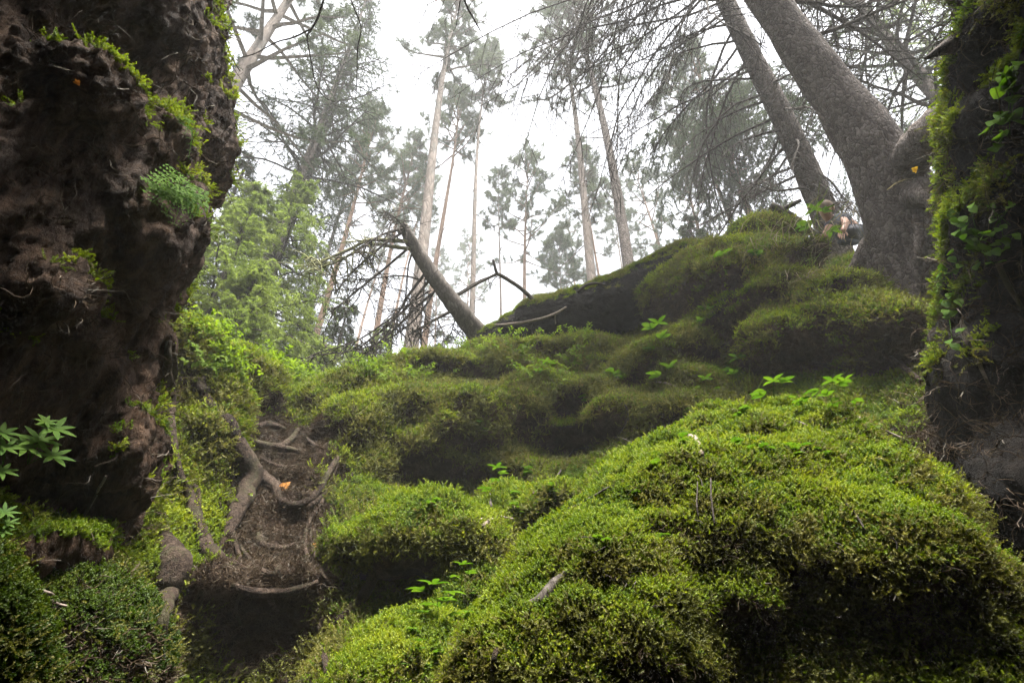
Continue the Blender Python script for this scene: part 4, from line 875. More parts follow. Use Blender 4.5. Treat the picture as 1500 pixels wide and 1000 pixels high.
def bough(wood, tw, a, d, L, r, rng, sag=.5, nsub=14, sub=.45, live=.3, hang=.7, tert=5, tl=.22, seg=5, thin=1.0):
    """conifer bough: axis, side twigs, hanging twiglets; tw collects the needle-bearing pieces"""
    ax = curve(a, d, L, 8, sag, rng, .3); wood.tube(ax, np.linspace(r, r * .18, 9), seg, False, wob=.1)
    for i in range(nsub):
        s = .12 + .86 * (i + rng.random() * .6) / nsub; f = s * 8; k = min(int(f), 7); c = ax[k] + (ax[k + 1] - ax[k]) * (f - k); t = ax[k + 1] - ax[k]; t /= np.linalg.norm(t)
        sd = np.cross(t, UPV); sd /= np.linalg.norm(sd) + 1e-9; sg = 1 if i % 2 else -1
        dd = t * .65 + sd * sg * rng.uniform(.5, 1) + UPV * rng.uniform(-.25, .12); l = L * sub * (1.08 - s * .75) * rng.uniform(.6, 1.15)
        sx = curve(c, dd, l, 5, hang, rng, .2); wood.tube(sx, np.linspace(r * .3, r * .08, 6) * thin, 3, False)
        for j in range(tert):
            u = (j + .7) / tert * 5; q = min(int(u), 4); e = sx[q] + (sx[q + 1] - sx[q]) * (u - q); tt = sx[q + 1] - sx[q]; tt /= np.linalg.norm(tt) + 1e-9
            d3 = tt * .7 + rng.normal(size=3) * .5 + UPV * -.35 * hang; x = curve(e, d3, tl * rng.uniform(.5, 1.3), 3, hang * .8, rng, .2)
            wood.tube(x, np.linspace(r * .1, r * .05, 4) * thin + .0006, 3, False)
            if s > live and rng.random() < .92:
                for z in range(3): tw.append((x[z], x[z + 1]))
        if s > live:
            for z in range(1, 5): tw.append((sx[z], sx[z + 1]))
def flare(z, r, zf=1.0, k=.6): return r * (1 + k * np.exp(-z / (zf * .35)))
def base_xy(px, py, D):
    d = ray(px, py); return d[:2] / np.linalg.norm(d[:2]) * D
def conifer_trunk(base, zt, r, mat, parent, rng, seg=12, bend=.02, name='trunk'):
    z = np.linspace(-.3, zt - base[2], 26); ph = rng.uniform(0, 6, 2)
    pts = np.stack([base[0] + bend * z * np.sin(z * .25 + ph[0]), base[1] + bend * z * np.sin(z * .22 + ph[1]), base[2] + z], 1); rad = np.maximum(flare(np.maximum(z, 0), r, 1, .35) * (1 - np.clip(z / (zt - base[2] + .3), 0, 1) ** 1.3 * .9), .012)
    mb = MB(); mb.tube(pts, rad, seg, True, 0, .12, 3); mb.build(name, mat, parent); return pts, rad
def along(pts, z):
    k = np.clip(np.searchsorted(pts[:, 2], z) - 1, 0, len(pts) - 2); a, b = pts[k], pts[k + 1]; return a + (b - a) * (z - a[2]) / (b[2] - a[2])
def pine(label, px, py, D, diam, zt, zc, R_, seed, bark=None, dead=8, puffs=9, nb=38, group='tall pines behind the ridge', per=32, bend=.012):
    rng = np.random.default_rng(seed); xy = base_xy(px, py, D); b = V(xy[0], xy[1], ground_h(np.array([xy[0]]), np.array([xy[1]]))[0] - .1)
    t = thing('pine_tree', label, 'tree', b, group); pts, rad = conifer_trunk(b, zt, diam / 2, bark or M_PINE, t, rng, 12, bend); limbs, crown = MB(), MB(); A, B = [], []
    for i in range(nb):
        s = (i + rng.random()) / nb; z = zc + (zt - zc) * s; a = along(pts, z); az = i * 2.4 + rng.normal() * .3; L = R_ * (1.0 - .65 * s ** 1.5) * rng.uniform(.55, 1.1); up = -.1 + .9 * s
        c = curve(a, V(math.cos(az), math.sin(az), up), L, 6, -.5, rng, .3); limbs.tube(c, np.linspace(.03, .006, 7) * max(diam, .16) * 4.5, 4, False)
        for j in range(puffs):
            q = rng.uniform(.35, 1.0) * 6; k = min(int(q), 5); e = c[k] + (c[k + 1] - c[k]) * (q - k); d = rng.normal(size=3) * .8 + UPV * .4 + (c[-1] - c[0]) / L * .5; x = curve(e, d, rng.uniform(.16, .42), 3, -.3, rng, .3); limbs.tube(x, [.006, .005, .004, .003], 3, False)
            for k in range(3): A.append(x[k]); B.append(x[k + 1])
            for _ in range(3):
                y = curve(x[2], rng.normal(size=3) + UPV * .5, .16, 1, 0, rng); A.append(y[0]); B.append(y[1])
    for i in range(dead):
        z = b[2] + 2 + (zc - b[2] - 2) * rng.random() ** .7; a = along(pts, z); az = rng.uniform(0, 6.28); c = curve(a, V(math.cos(az), math.sin(az), rng.uniform(-.2, .4)), rng.uniform(.3, 1.5), 5, .3, rng, .35); limbs.tube(c, np.linspace(.018, .004, 6), 4, False)
        for j in range(3): k = rng.integers(1, 5); x = curve(c[k], rng.normal(size=3), rng.uniform(.2, .5), 3, .2, rng, .3); limbs.tube(x, np.linspace(.007, .003, 4), 3, False)
    needles(crown, A, B, per, .085, .011, rng, 1.0); build_multi('crown', [(limbs, bark or M_PINE), (crown, M_PINEN)], t); return t
def spruce(label, px, py, D, diam, zt, z0, R_, seed, mat, nw=26, group=None, per=9, sag=.55, nl=.04, nwid=.011, name='spruce_tree', sub=.5, live=.22, bark=None):
    rng = np.random.default_rng(seed); xy = base_xy(px, py, D); b = V(xy[0], xy[1], ground_h(np.array([xy[0]]), np.array([xy[1]]))[0] - .1)
    t = thing(name, label, 'tree', b, group); pts, rad = conifer_trunk(b, zt, diam / 2, bark or M_BARK, t, rng, 10, .006); limbs, crown = MB(), MB(); tw = []
    for i in range(nw):
        s = i / nw; z = max(b[2] + .2, z0) + (zt - max(b[2] + .2, z0)) * s
        for j in range(4):
            az = i * 1.1 + j * 1.57 + rng.normal() * .25; L = max(.2, R_ * (1 - s) ** .8 * rng.uniform(.6, 1.1)); bough(limbs, tw, along(pts, min(z + rng.uniform(0, .2), zt - .05)), V(math.cos(az), math.sin(az), .25), L, .012 + .010 * L, rng, sag, 9, sub, live, .5, 3, .14 + .05 * L, 4)
    for k in range(3): tw.append((along(pts, zt - .4), along(pts, zt - .02)))
    A = np.array([x[0] for x in tw]); B = np.array([x[1] for x in tw]); needles(crown, A, B, per, nl, nwid, rng); build_multi('crown', [(limbs, M_TWIG), (crown, mat)], t); return t
PG = 'tall pines behind the ridge'
pine('thick pale pine trunk leaning over the left cliff with orange side branches', 335, 150, 7.0, .34, 17, 8.2, 2.8, 21, None, 22, 9, 40)
pine('tallest straight pine rising behind the broken leaning snag', 606, 470, 8.6, .33, 22.5, 16, 1.6, 22)
pine('slimmer orange barked pine with a round crown close behind the tallest pine', 632, 440, 12, .23, 21.5, 16.8, 1.9, 23, M_PINE_O)
pine('slender bare pine in the bright gap left of the log end', 693, 450, 10.5, .18, 22.5, 18, 1.4, 24)
pine('thinnest pine stem in the middle of the bright gap', 733, 440, 13, .13, 17.5, 14.2, .9, 25, None, 6, 5, 20)
pine('orange stemmed pine with an open umbrella crown behind the forked dead branch', 772, 420, 14, .22, 19.6, 13.4, 2.3, 26, M_PINE_O, 6)
pine('short distant pine with a small feathery crown low over the log', 817, 420, 16, .15, 16.4, 13.2, 1.7, 27, None, 4)
pine('pine with a bare reddish stem standing on the ridge above the log', 866, 405, 9.6, .28, 24, 17.5, 2.0, 28, None, 18)
pine('dark grey pine nearest to the right behind the log', 918, 396, 9.0, .31, 24, 15.5, 2.2, 29, M_BARK, 24)
pine('distant pine crown showing between the two ridge pines', 876, 380, 14, .16, 20, 15, 1.5, 30, M_PINE_O, 6)
pine('orange pine stem behind the dead spruce branches', 1088, 290, 11, .24, 19, 12.2, 2.2, 31, M_PINE_O, 6, 9, 34)
pine('thinner orange pine stem left of its twin behind the spruce branches', 1057, 295, 12, .18, 20, 13.5, 2.0, 32, M_PINE_O, 6)
pine('orange stemmed pine seen through the branches of the broken snag', 548, 530, 13, .25, 18.4, 14.4, 1.7, 33, M_PINE_O, 12)
pine('pale pine stem behind the light green young trees', 452, 520, 11, .2, 17, 12, 1.6, 34, M_PINE_O, 12)
pine('far pine with a small crown at the left of the bright gap', 575, 520, 19, .2, 24.5, 20, 1.8, 35, M_PINE_O, 4)
pine('farthest faint pine at the right side of the bright gap', 905, 330, 20, .2, 25, 19, 1.9, 36, None, 4)
SG = 'spruces behind the ridge'
spruce('tall grey green spruce standing behind the light green young trees', 452, 250, 9.5, .26, 17.0, 3.2, 1.9, 41, M_SPRUCE, 34, SG)
spruce('slender spruce leaning behind the tall grey green spruce', 500, 300, 12.5, .2, 17.5, 6, 1.3, 42, M_SPRUCE, 26, SG)
spruce('light green larch with soft foliage beside the cliff', 400, 400, 7.2, .12, 8.0, 2.6, 1.8, 43, M_LARCH, 22, 'light green young trees beyond the saddle', 20, .35, .045, .0075, 'larch_tree')
spruce('shorter light green larch half hidden by the cliff', 318, 420, 6.6, .1, 6.6, 2.6, 1.5, 44, M_LARCH, 18, 'light green young trees beyond the saddle', 20, .35, .045, .0075, 'larch_tree')
spruce('small yellow green spruce sapling just beyond the mossy saddle', 352, 470, 5.9, .07, 4.55, 2.5, .75, 45, M_LARCH, 13, 'light green young trees beyond the saddle', 20, .3, .03, .007)
spruce('young dark spruce below the broken snag branches', 492, 520, 8.6, .1, 6.6, 2.6, 1.2, 46, M_SPRUCE, 15, SG)
spruce('small young spruce left of the tallest pine foot', 560, 510, 9.5, .09, 6.9, 2.8, 1.1, 47, M_LARCH, 13, SG)
spruce('small young spruce between the pine foot and the snag', 650, 500, 10, .09, 7.2, 2.8, 1.0, 48, M_SPRUCE, 12, SG)
spruce('dense spruce filling the gap behind the cliff', 300, 380, 9.5, .2, 10.5, 2.4, 1.9, 49, M_SPRUCE, 22, SG)
spruce('bushy dark spruce behind the peat mound', 1010, 330, 9.0, .2, 9.2, 4.0, 1.5, 50, M_SPRUCE, 16, SG)
spruce('spruce beyond the big leaning trunk beside the mossy bank', 1365, 130, 7.6, .24, 17, 7, 2.6, 51, M_SPRUCE, 28, SG)
spruce('light green tree far behind the mossy rim of the right bank', 1400, 110, 12, .22, 20, 9, 2.4, 52, M_LARCH, 22, SG, name='larch_tree')

spruce('tall spruce crown hanging over the top of the left pine', 480, 150, 8.2, .24, 19.5, 9, 2.3, 53, M_SPRUCE, 26, SG)
UG = 'small bushy saplings at the foot of the forest'
for x, y, D, zt, rr_, sd, lab in ((470,535,7.4,4.7,.7,61,'at the low point of the saddle'),(520,542,8.2,5.2,.8,62,'right of the saddle under the snag twigs'),(560,530,7.2,4.4,.6,63,'below the hanging snag branches'),(640,512,7.8,4.8,.7,64,'right of the tallest pine foot'),(600,522,9.5,6.0,.8,65,'behind the tallest pine foot'),(430,520,8.4,5.9,1.0,66,'between the larches and the saddle')):
    spruce('small pale green bushy sapling ' + lab, x, y, D, .05, zt, 2.6, rr_, sd, M_LARCH, 11, UG, 8, .3, .05, .014, 'sapling')
for x, y, D, zt, zc, rr_, sd, lab in ((540,440,24,27,20,2.4,71,'left of the bright gap'),(690,430,26,27,21,2.2,72,'behind the slender bare pine'),(835,400,22,24.5,17,2.2,73,'left of the ridge pines'),(955,330,17,22,14,2.2,74,'right of the ridge pines'),(1015,300,18,24,15,2.4,75,'behind the bushy dark spruce'),(640,470,27,26,20,2.0,76,'right of the tallest pine')):
    pine('hazy far pine standing ' + lab, x, y, D, .26, zt, zc, rr_, sd, M_PINE_O, 4, 9, 34, 'far pines fading into the mist')
# --- the two big spruces leaning over the mound
def spruce_bough(parent, a, b, r, rng, sag=.25, dead=False, nsub=16, sub=.4, live=.3, hang=.9, tl=.2, per=16, label=None, tert=5):
    a, b = np.asarray(a, float), np.asarray(b, float); wood = MB(); tw = []; d = b - a; L = np.linalg.norm(d); d = d / L; d = d + UPV * sag * .45
    bough(wood, tw, a, d, L * 1.04, r, rng, sag, nsub, sub, live, hang, tert, tl, 6)
    o = wood.build('bough', M_TWIG, parent)
    if tw and not dead:
        nb_ = MB(); needles(nb_, [x[0] for x in tw], [x[1] for x in tw], per, .04, .011, rng); k = nb_.build('needles', M_SPRUCE, o, False)
    return o
rs = np.random.default_rng(77)
bigb = P(1325, 420, 6.2)
big = thing('spruce_tree', 'massive old spruce trunk leaning left with scaly bark and flaring roots', 'tree', bigb, 'big leaning spruces')
tp = [P(1352,440,6.15),P(1337,372,6.2),P(1318,300,6.3),P(1279,220,6.5),P(1216,130,6.8),P(1151,40,7.2),P(1087,-60,7.8),P(1020,-180,8.8),P(960,-300,10.2)]
p, r = smooth_pts(tp, [.50,.385,.315,.272,.215,.19,.18,.17,.16], 8); mb = MB(); th = None
mb.tube(p, r, 48, True, 0, .16, 5); mb.build('trunk', M_BARK, big)
for pts, rad in (([P(1310,300,6.45),P(1335,235,6.2),P(1365,195,5.7),P(1405,170,5.2),P(1450,150,4.7)], [.16,.17,.16,.15,.14]),
                 ([P(1318,310,6.4),P(1345,285,6.0),P(1368,285,5.5),P(1392,320,5.3),P(1400,370,5.2),P(1395,430,5.1)], [.14,.14,.11,.085,.07,.05]),
                 ([P(1330,350,6.3),P(1342,400,5.85),P(1350,440,5.6),P(1362,500,5.4)], [.15,.13,.10,.05]),
                 ([P(1300,330,6.35),P(1274,378,6.2),P(1256,400,6.2),P(1240,420,6.15)], [.15,.14,.10,.05]),
                 ([P(1345,300,5.95),P(1350,350,5.6),P(1344,390,5.5),P(1352,430,5.4)], [.06,.05,.04,.02])):
    p2, r2 = smooth_pts(pts, rad, 7); r2[:4] *= np.array([.05, .6, .85, .95]); mb = MB(); mb.tube(p2, r2, 18, True, 0, .22, int(pts[0][0] * 10)); mb.build('root_arm', M_BARK, big)
for (x0, y0, x1, y1, dr, rr_) in ((1165,40,1335,165,.2,.03),(1130,-40,1390,60,.2,.035),(1110,-80,1420,130,1.0,.035),(1140,0,1330,-30,.4,.03),(1190,60,1400,20,1.0,.03),(1120,-60,1300,100,1.2,.03),(1100,-120,1230,30,1.4,.03),(1150,20,1290,250,1.5,.028)):
    k = np.argmin([abs(p_px(q)[1] - y0) for q in p]); spruce_bough(big, p[k], ray(x1, y1) * (np.linalg.norm(p[k]) + dr), rr_, rs, .25, False, 20, .4, .22, .7, .22, 18)
sec = thing('spruce_tree', 'second thinner spruce trunk leaning left with many bare drooping branches', 'tree', P(1225, 370, 8.4), 'big leaning spruces')
tp = [P(1228,385,8.4),P(1212,325,8.45),P(1190,270,8.6),P(1150,180,9.0),P(1105,90,9.6),P(1062,0,10.5),P(1015,-100,12),P(980,-190,14)]
p2, r2 = smooth_pts(tp, [.22,.175,.165,.15,.14,.13,.125,.12], 8); mb = MB(); mb.tube(p2, r2, 22, True, 0, .10, 8); mb.build('trunk', M_BARK, sec)
def sec_at(y): return p2[np.argmin([abs(p_px(q)[1] - y) for q in p2])]
DEADB = [(300,1215,340),(250,1010,330),(235,1080,300),(205,960,345),(190,1040,250),(165,930,300),(150,1000,220),(130,900,240),(110,960,180),(90,880,170),(60,930,120),(40,860,90),(20,960,60),(0,840,30),(215,1120,310),(240,1240,300),(200,1230,240),(160,1220,200),(120,1190,130),(265,1250,320),(-30,900,-10),(175,1110,290),(100,1010,160),(280,1090,290)]
for i, (y, x1, y1) in enumerate(DEADB):
    a = sec_at(y); spruce_bough(sec, a, ray(x1, y1) * (np.linalg.norm(a) - rs.uniform(.2, 1.6)), .022, rs, .5, x1 > 1050, 14, .42, .55, 1.1, .26, 13)
LIVEB = [(-60,745,60,6.8),(-60,720,170,7.0),(-40,800,190,7.2),(-80,690,110,6.9),(-100,800,20,6.6),(-20,830,260,7.8),(0,860,180,7.4),(10,900,230,7.6),(30,950,330,8.0),(60,940,260,7.8),(80,985,300,8.0),(-60,890,90,7.0),(-120,960,30,7.0),(-90,760,240,7.4),(-20,740,210,7.6),(-140,640,40,6.8)]
LIVEB += [(y - 30, x1 + rs.uniform(-45, 45), y1 + rs.uniform(-70, 20), rr_ + rs.uniform(-.4, .8)) for y, x1, y1, rr_ in LIVEB if y1 < 250]
for i, (y, x1, y1, rr_) in enumerate(LIVEB):
    a = sec_at(y) if i % 2 else ray(min(x1 + 260, 1060), min(y, -20) - 60) * (rr_ + .8); spruce_bough(sec, sec_at(y), ray(x1, y1) * rr_, .022, rs, .35, False, 34, .30, .30, .55, .26, 34, None, 7)
# --- broken leaning snag on the ridge
snag = thing('leaning_snag', 'broken dead trunk leaning left from the end of the fallen log', 'dead tree', P(708, 500, 6.8))
tp = [P(718,510,6.8),P(692,478,6.8),P(662,441,6.85),P(636,406,6.95),P(614,373,7.05),P(599,347,7.1),P(590,332,7.15)]
p3, r3 = smooth_pts(tp, [.15,.135,.12,.105,.092,.08,.07], 6); mb = MB(); mb.tube(p3, r3, 18, True, 0, .24, 2)
for k in range(9):
    a = p3[-1] + rs.normal(size=3) * .03; mb.tube([a - (p3[-1] - p3[-4]) * .5, a, a + (p3[-1] - p3[-3]) * rs.uniform(.2, .9) + rs.normal(size=3) * .015], [.03, .022, .003], 5)
mb.build('trunk', M_DEAD, snag)
def snag_at(y): return p3[np.argmin([abs(p_px(q)[1] - y) for q in p3])]
M_MOSSB = mat_plain('mossy_bark', (.13, .13, .05), .95)
for pts, w in (([(y_, 0) for y_ in ()], 0),) if False else ():
    pass
def snag_branch(pts, r, mat=M_TWIG, r0=7.0, dr=-.25, side=5, seed=0):
    rng = np.random.default_rng(seed + 5); n = len(pts); P3 = [ray(x, y) * (r0 + dr * i / max(1, n - 1)) for i, (x, y) in enumerate(pts)]; q, rr_ = smooth_pts(P3, np.linspace(r, r * .3, n), 6); mb = MB(); mb.tube(q, rr_, 6, True, 0, .15)
    for j in range(side):
        k = rng.integers(len(q) // 3, len(q)); x = curve(q[k], V(rng.normal() * .6, rng.normal() * .4, -.9 + rng.random() * .8), rng.uniform(.15, .6), 4, .5, rng, .35); mb.tube(x, np.linspace(r * .42, .0035, 5), 4, False)
        for z in range(3): y = curve(x[1 + z], rng.normal(size=3) + V(0, 0, -.4), rng.uniform(.12, .4), 3, .3, rng, .3); mb.tube(y, np.linspace(r * .25, .003, 4), 3, False)
    return mb.build('branch', mat, snag)
SB = [([(600,354),(570,352),(540,352),(510,366),(470,382),(446,378)],.022),([(612,366),(580,362),(540,358),(515,372),(490,385),(466,392)],.02),([(592,335),(570,340),(548,350),(530,364)],.015),([(590,340),(560,360),(520,395),(490,430)],.013),([(600,362),(560,396),(530,420),(500,445),(476,462)],.014),([(635,385),(600,430),(585,455),(560,475),(520,500),(470,515)],.016),([(640,395),(605,440),(570,475),(545,495),(520,515)],.016),([(630,425),(600,445),(575,455)],.011),([(635,428),(610,450),(580,480),(545,510),(520,535),(505,552)],.016),([(662,455),(630,472),(598,491)],.018),([(604,370),(598,390),(596,420),(592,455)],.01),([(625,395),(620,430),(618,470)],.008),([(670,432),(680,425),(705,410),(728,402)],.016),([(672,434),(672,450),(666,470),(660,490)],.012),([(618,410),(590,404),(560,406),(530,410)],.010),([(595,338),(580,320),(562,308)],.010),([(700,492),(692,500),(688,510)],.012),([(640,420),(625,445),(600,475),(560,500),(510,515),(460,520)],.012)]
for i, (pts, rr_) in enumerate(SB): snag_branch(pts, rr_ * 1.45, M_MOSSB if i < 2 else M_TWIG, 7.05, -.3 - .05 * (i % 4), 14 if i not in (12, 16) else 2, i)
# forked dead branch standing on the log, broken trunk stub on the right bank, fallen branch on the mound
def stick(name, label, cat, paths, mat, group=None):
    mb = MB(); f = None
    for pts in paths:
        q, rr_ = smooth_pts([ray(x, y) * d for x, y, d, _ in pts], [w for *_, w in pts], 6); mb.tube(q, rr_, 9, True, 0, .22, len(label)); f = q[0] if f is None else f
    o = mb.build(name, mat); move_origin(o, f); return tag(o, label, cat, group)
stick('dead_branch', 'forked grey dead branch sticking up from the end of the fallen log', 'branch', [[(783,440,6.5,.03),(760,420,6.5,.027),(735,404,6.5,.025),(728,400,6.5,.022),(722,380,6.5,.016)], [(728,401,6.5,.02),(700,415,6.5,.018),(672,432,6.5,.016)]], M_DEAD, 'dead branches on the ridge')
stick('dead_branch', 'arched dark branch on top of the fallen log below the ridge pine', 'branch', [[(846,428,6.2,.02),(858,418,6.2,.02),(872,415,6.2,.016),(886,417,6.2,.01)]], M_TWIG, 'dead branches on the ridge')
stick('dead_branch', 'thick dead branch lying across the top of the peat mound', 'branch', [[(1128,302,6.4,.05),(1150,312,6.4,.05),(1172,328,6.4,.045),(1195,345,6.4,.04)], [(1145,308,6.4,.03),(1160,300,6.4,.025),(1174,293,6.4,.02)]], M_DEAD, 'dead branches on the ridge')
stick('broken_stub', 'broken rotten wood stub pointing left from the mossy rim of the right bank', 'dead wood', [[(1480,40,5.0,.10),(1445,48,4.6,.09),(1412,58,4.3,.075),(1385,70,4.15,.04),(1356,86,4.05,.008)]], M_ROOT)
# thin bare hanging twigs at the top edge belong to branches overhead
stick('hanging_twig', 'thin bare twig hanging alone in the bright sky', 'twig', [[(505,-20,5,.006),(520,15,5,.006),(529,42,5,.005),(524,70,5,.005),(523,105,5,.0045),(521,150,5,.003)]], M_TWIG, 'bare twigs hanging from overhead branches')
stick('hanging_twig', 'long curved twig hanging in front of the left pine', 'twig', [[(480,-20,5,.009),(466,25,5,.009),(455,45,5,.008),(450,55,5,.007),(455,85,5,.006),(462,120,5,.005),(475,142,5,.004),(492,150,5,.003)], [(457,42,5,.007),(430,55,5,.006),(405,62,5,.005),(375,78,5,.004),(352,85,5,.003)]], M_TWIG, 'bare twigs hanging from overhead branches')
stick('hanging_twig', 'bent dark twig hanging close to the cliff edge', 'twig', [[(316,-20,4.4,.008),(322,30,4.4,.007),(330,60,4.4,.006),(340,85,4.4,.005),(352,105,4.4,.003)]], M_TWIG, 'bare twigs hanging from overhead branches')
stick('hanging_twig', 'dark twig pointing down beside the tallest pine top', 'twig', [[(674,-20,5,.009),(684,10,5,.008),(694,28,5,.007),(704,46,5,.005)], [(676,-10,5,.006),(672,14,5,.005),(668,40,5,.003)]], M_TWIG, 'bare twigs hanging from overhead branches')
# ------------------------------------------------------------------ the person crouching beside the second spruce
def skin_mesh(name, joints, edges, mat, parent=None, sub=2):
    """joints: name -> (xyz, radius); one continuous skinned surface, applied to plain mesh data"""
    me = bpy.data.meshes.new(name); keys = list(joints); me.from_pydata([tuple(joints[k][0] - loc_of(parent)) for k in keys], [(keys.index(a), keys.index(b)) for a, b in edges], [])
    o = bpy.data.objects.new(name, me); link(o, parent); m = o.modifiers.new('skin', 'SKIN')
    for k, s in zip(keys, me.skin_vertices[0].data): r = joints[k][1]; s.radius = (r, r) if np.isscalar(r) else r
    me.skin_vertices[0].data[0].use_root = True
    m.use_smooth_shade = True; m.use_x_symmetry = False; s = o.modifiers.new('smooth', 'SUBSURF'); s.levels = sub; s.render_levels = sub
    dg = bpy.context.evaluated_depsgraph_get(); new = bpy.data.meshes.new_from_object(o.evaluated_get(dg)); o.modifiers.clear(); o.data = new
    new.materials.clear(); new.materials.append(mat); return o
M_SKIN = mat_plain('skin', (.42, .24, .17), .55); M_TEE = mat_plain('dark_grey_tee', (.055, .06, .075), .9); M_TROU = mat_plain('grey_trousers', (.07, .07, .082), .9); M_HAIR = mat_plain('light_brown_hair', (.12, .08, .052), .8)
M_EYE = mat_plain('eye', (.03, .02, .02), .2); M_LIP = mat_plain('lips', (.36, .15, .12), .5)
pr = 7.3
def K(x, y, dr=0.0): return P(x, y, pr + dr)
pb = K(1225, 350)
per = thing('person', 'person in dark grey tee crouching low on one hand behind the seedling', 'person', pb)
J = {'pelvis': (K(1246, 338, .25), .115), 'waist': (K(1240, 332, .15), .115), 'chest': (K(1229, 326, .05), .13), 'neck0': (K(1218, 322, -.02), .075), 'neck': (K(1213, 318, -.05), .055), 'head0': (K(1210, 313, -.07), .065), 'head1': (K(1209, 307, -.06), .082), 'head2': (K(1209, 302, -.03), .062),
     'sh_l': (K(1216, 330, -.14), .06), 'el_l': (K(1213, 337, -.22), .042), 'wr_l': (K(1207, 345, -.28), .03), 'ha_l': (K(1204, 347, -.30), .03),
     'sh_r': (K(1232, 322, .02), .062), 'el_r': (K(1239, 326, -.12), .042), 'wr_r': (K(1236, 336, -.24), .03), 'ha_r': (K(1234, 340, -.27), .03),
     'hip_l': (K(1243, 341, .12), .09), 'kn_l': (K(1227, 340, -.14), .07), 'an_l': (K(1240, 352, .02), .045), 'to_l': (K(1233, 354, -.10), .035),
     'hip_r': (K(1252, 340, .2), .09), 'kn_r': (K(1244, 338, -.10), .07), 'an_r': (K(1254, 352, .08), .045), 'to_r': (K(1247, 354, -.05), .035)}
Eg = [('pelvis','waist'),('waist','chest'),('chest','neck0'),('neck0','neck'),('neck','head0'),('head0','head1'),('head1','head2'),('chest','sh_l'),('sh_l','el_l'),('el_l','wr_l'),('wr_l','ha_l'),('chest','sh_r'),('sh_r','el_r'),('el_r','wr_r'),('wr_r','ha_r'),('pelvis','hip_l'),('hip_l','kn_l'),('kn_l','an_l'),('an_l','to_l'),('pelvis','hip_r'),('hip_r','kn_r'),('kn_r','an_r'),('an_r','to_r')]
skin_mesh('body', J, Eg, M_SKIN, per)
def grown(keys, g): return {k: (J[k][0], J[k][1] + g) for k in keys}
tj = grown(['waist','chest','neck0','sh_l','sh_r'], .014); 
for s in 'lr': a, b = J['sh_' + s], J['el_' + s]; tj['sl_' + s] = (a[0] * .35 + b[0] * .65, .062)
skin_mesh('tee_shirt', tj, [('waist','chest'),('chest','neck0'),('chest','sh_l'),('sh_l','sl_l'),('chest','sh_r'),('sh_r','sl_r')], M_TEE, per)
skin_mesh('trousers', grown(['pelvis','hip_l','kn_l','an_l','hip_r','kn_r','an_r'], .014), [('pelvis','hip_l'),('hip_l','kn_l'),('kn_l','an_l'),('pelvis','hip_r'),('hip_r','kn_r'),('kn_r','an_r')], M_TROU, per)
for s in 'lr':
    skin_mesh('shoe', {'a': (J['an_' + s][0] - UPV * .02, .05), 'b': (J['to_' + s][0] - UPV * .005, .046), 'c': (J['to_' + s][0] * 1.5 - J['an_' + s][0] * .5, .036)}, [('a','b'),('b','c')], M_TEE, per)
# head looks down towards the camera: face frame
hc = J['head1'][0]; fwd = -ray(1209, 307) * .9 + V(-.25, 0, -.35); fwd /= np.linalg.norm(fwd); hu = J['head2'][0] - J['head0'][0]; hu = hu - fwd * (hu @ fwd); hu /= np.linalg.norm(hu); hs_ = np.cross(fwd, hu)
def blob(name, c, rad, mat, axes=None, cut=None):
    bm = MB(); th = np.linspace(0, math.pi, 11); ph = np.linspace(0, 2 * math.pi, 17)[:-1]; A = axes if axes is not None else np.stack([hs_, fwd, hu])
    v = np.array([[math.sin(t) * math.cos(f) * rad[0], math.sin(t) * math.sin(f) * rad[1], math.cos(t) * rad[2]] for t in th for f in ph])
    i = np.arange(10)[:, None] * 16; j = np.arange(16)[None]; q = np.stack([i + j, i + 16 + j, i + 16 + (j + 1) % 16, i + (j + 1) % 16], -1).reshape(-1, 4)
    if cut is not None: q = q[[cut(v[f].mean(0)) for f in q]]
    bm.add(v @ A + c, q); return bm.build(name, mat, per)
blob('hair', hc + hu * .012 - fwd * .012, (.092, .10, .098), M_HAIR, None, lambda c: c[2] > .022 + .25 * c[1] or c[1] < .0)
for s in (-1, 1):
    blob('eye', hc + fwd * .078 + hs_ * s * .031 + hu * .008, (.013, .009, .009), M_EYE); blob('ear', hc + hs_ * s * .082 - hu * .005 - fwd * .005, (.012, .022, .03), M_SKIN)
blob('nose', hc + fwd * .088 - hu * .014, (.013, .018, .024), M_SKIN); blob('mouth', hc + fwd * .074 - hu * .045, (.026, .012, .008), M_LIP)
for s in 'lr':
    w, h = J['wr_' + s][0], J['ha_' + s][0]; d = h - w; d /= np.linalg.norm(d); sd = np.cross(d, fwd); sd /= np.linalg.norm(sd)
    for i, (off, L) in enumerate(((-.03, .06), (-.01, .072), (.01, .068), (.028, .052))):
        a = h + d * .012 + sd * off * .8; fj = {'a': (a, .009), 'b': (a + d * L * .45 + sd * off * .2, .0085), 'c': (a + d * L * .8 - UPV * .012 + sd * off * .3, .008), 'd': (a + d * L - UPV * .028 + sd * off * .3, .007)}
        skin_mesh('finger', fj, [('a','b'),('b','c'),('c','d')], M_SKIN, per, 1)
    a = w + d * .03 - sd * .025; skin_mesh('thumb', {'a': (a, .011), 'b': (a - sd * .028 + d * .02, .010), 'c': (a - sd * .036 + d * .045, .008)}, [('a','b'),('b','c')], M_SKIN, per, 1)
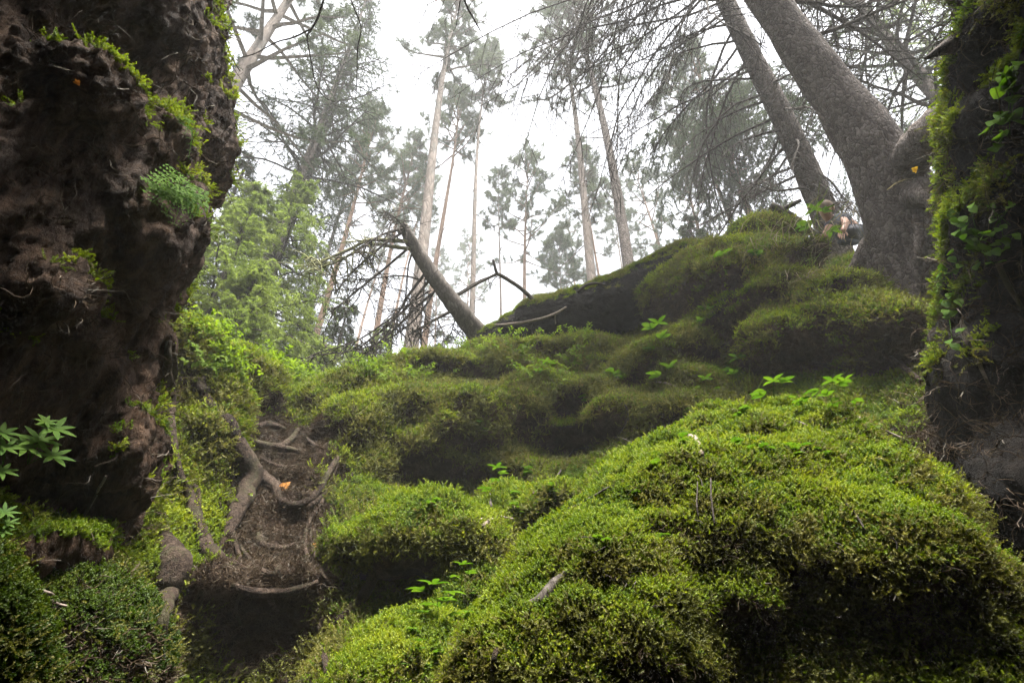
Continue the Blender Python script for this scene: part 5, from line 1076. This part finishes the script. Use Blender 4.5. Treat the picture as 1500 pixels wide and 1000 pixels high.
# ------------------------------------------------------------------ camera, light, air
cam = bpy.data.objects.new('camera', bpy.data.cameras.new('camera')); COL.objects.link(cam)
cam.data.sensor_width = 36; cam.data.lens = 18; cam.rotation_euler = (R(90) + PITCH, 0, 0); cam.data.clip_end = 1500; cam.data.clip_start = .05; scene.camera = cam
SUN_EL, SUN_AZ = R(75), R(156)          # azimuth measured from +Y towards +X: bright overcast light from high above the hollow
w = bpy.data.worlds.new('World'); scene.world = w; w.use_nodes = True; nt = w.node_tree; bg = nt.nodes['Background']
sky = nt.nodes.new('ShaderNodeTexSky'); sky.sky_type = 'NISHITA'; sky.sun_disc = False; sky.sun_elevation = SUN_EL; sky.sun_rotation = SUN_AZ; sky.dust_density = 4.0; sky.ozone_density = .6
hs = nt.nodes.new('ShaderNodeHueSaturation'); hs.inputs['Saturation'].default_value = .22; nt.links.new(sky.outputs[0], hs.inputs['Color']); nt.links.new(hs.outputs[0], bg.inputs['Color']); bg.inputs['Strength'].default_value = .12
sun = bpy.data.objects.new('sun', bpy.data.lights.new('sun', 'SUN')); COL.objects.link(sun); sun.data.energy = 4.0; sun.data.angle = R(14); sun.data.color = (1, .96, .88)
d = V(math.sin(SUN_AZ) * math.cos(SUN_EL), math.cos(SUN_AZ) * math.cos(SUN_EL), math.sin(SUN_EL)); sun.rotation_euler = Vector(d).to_track_quat('Z', 'Y').to_euler()
HAZE = 0.0042
if HAZE > 0:
    m, nt = new_mat('haze'); n = N(nt); o_ = n('ShaderNodeOutputMaterial'); pv = n('ShaderNodeVolumePrincipled'); pv.inputs['Color'].default_value = (.95, .96, .97, 1); pv.inputs['Density'].default_value = HAZE; pv.inputs['Anisotropy'].default_value = .2
    n.L(pv.outputs[0], o_.inputs['Volume']); mb = MB(); x0, x1, y0, y1, z0, z1 = -45, 45, -30, 60, -4, 30
    mb.add([(x, y, z) for z in (z0, z1) for y in (y0, y1) for x in (x0, x1)], [(0, 2, 3, 1), (4, 5, 7, 6), (0, 1, 5, 4), (2, 6, 7, 3), (0, 4, 6, 2), (1, 3, 7, 5)])
    hz = mb.build('haze', m, None, False); hz['kind'] = 'stuff'; hz['label'] = 'thin pale mist hanging between the forest trees'
scene.render.engine = 'CYCLES'; c = scene.cycles
c.max_bounces = 7; c.diffuse_bounces = 4; c.glossy_bounces = 2; c.transmission_bounces = 4; c.transparent_max_bounces = 6; c.volume_bounces = 1; c.caustics_reflective = False; c.caustics_refractive = False
c.use_adaptive_sampling = True; c.adaptive_threshold = .02; c.use_denoising = True; c.sample_clamp_indirect = 6
scene.view_settings.view_transform = 'Standard'; scene.view_settings.look = 'None'; scene.view_settings.gamma = 1; scene.view_settings.exposure = 2.3
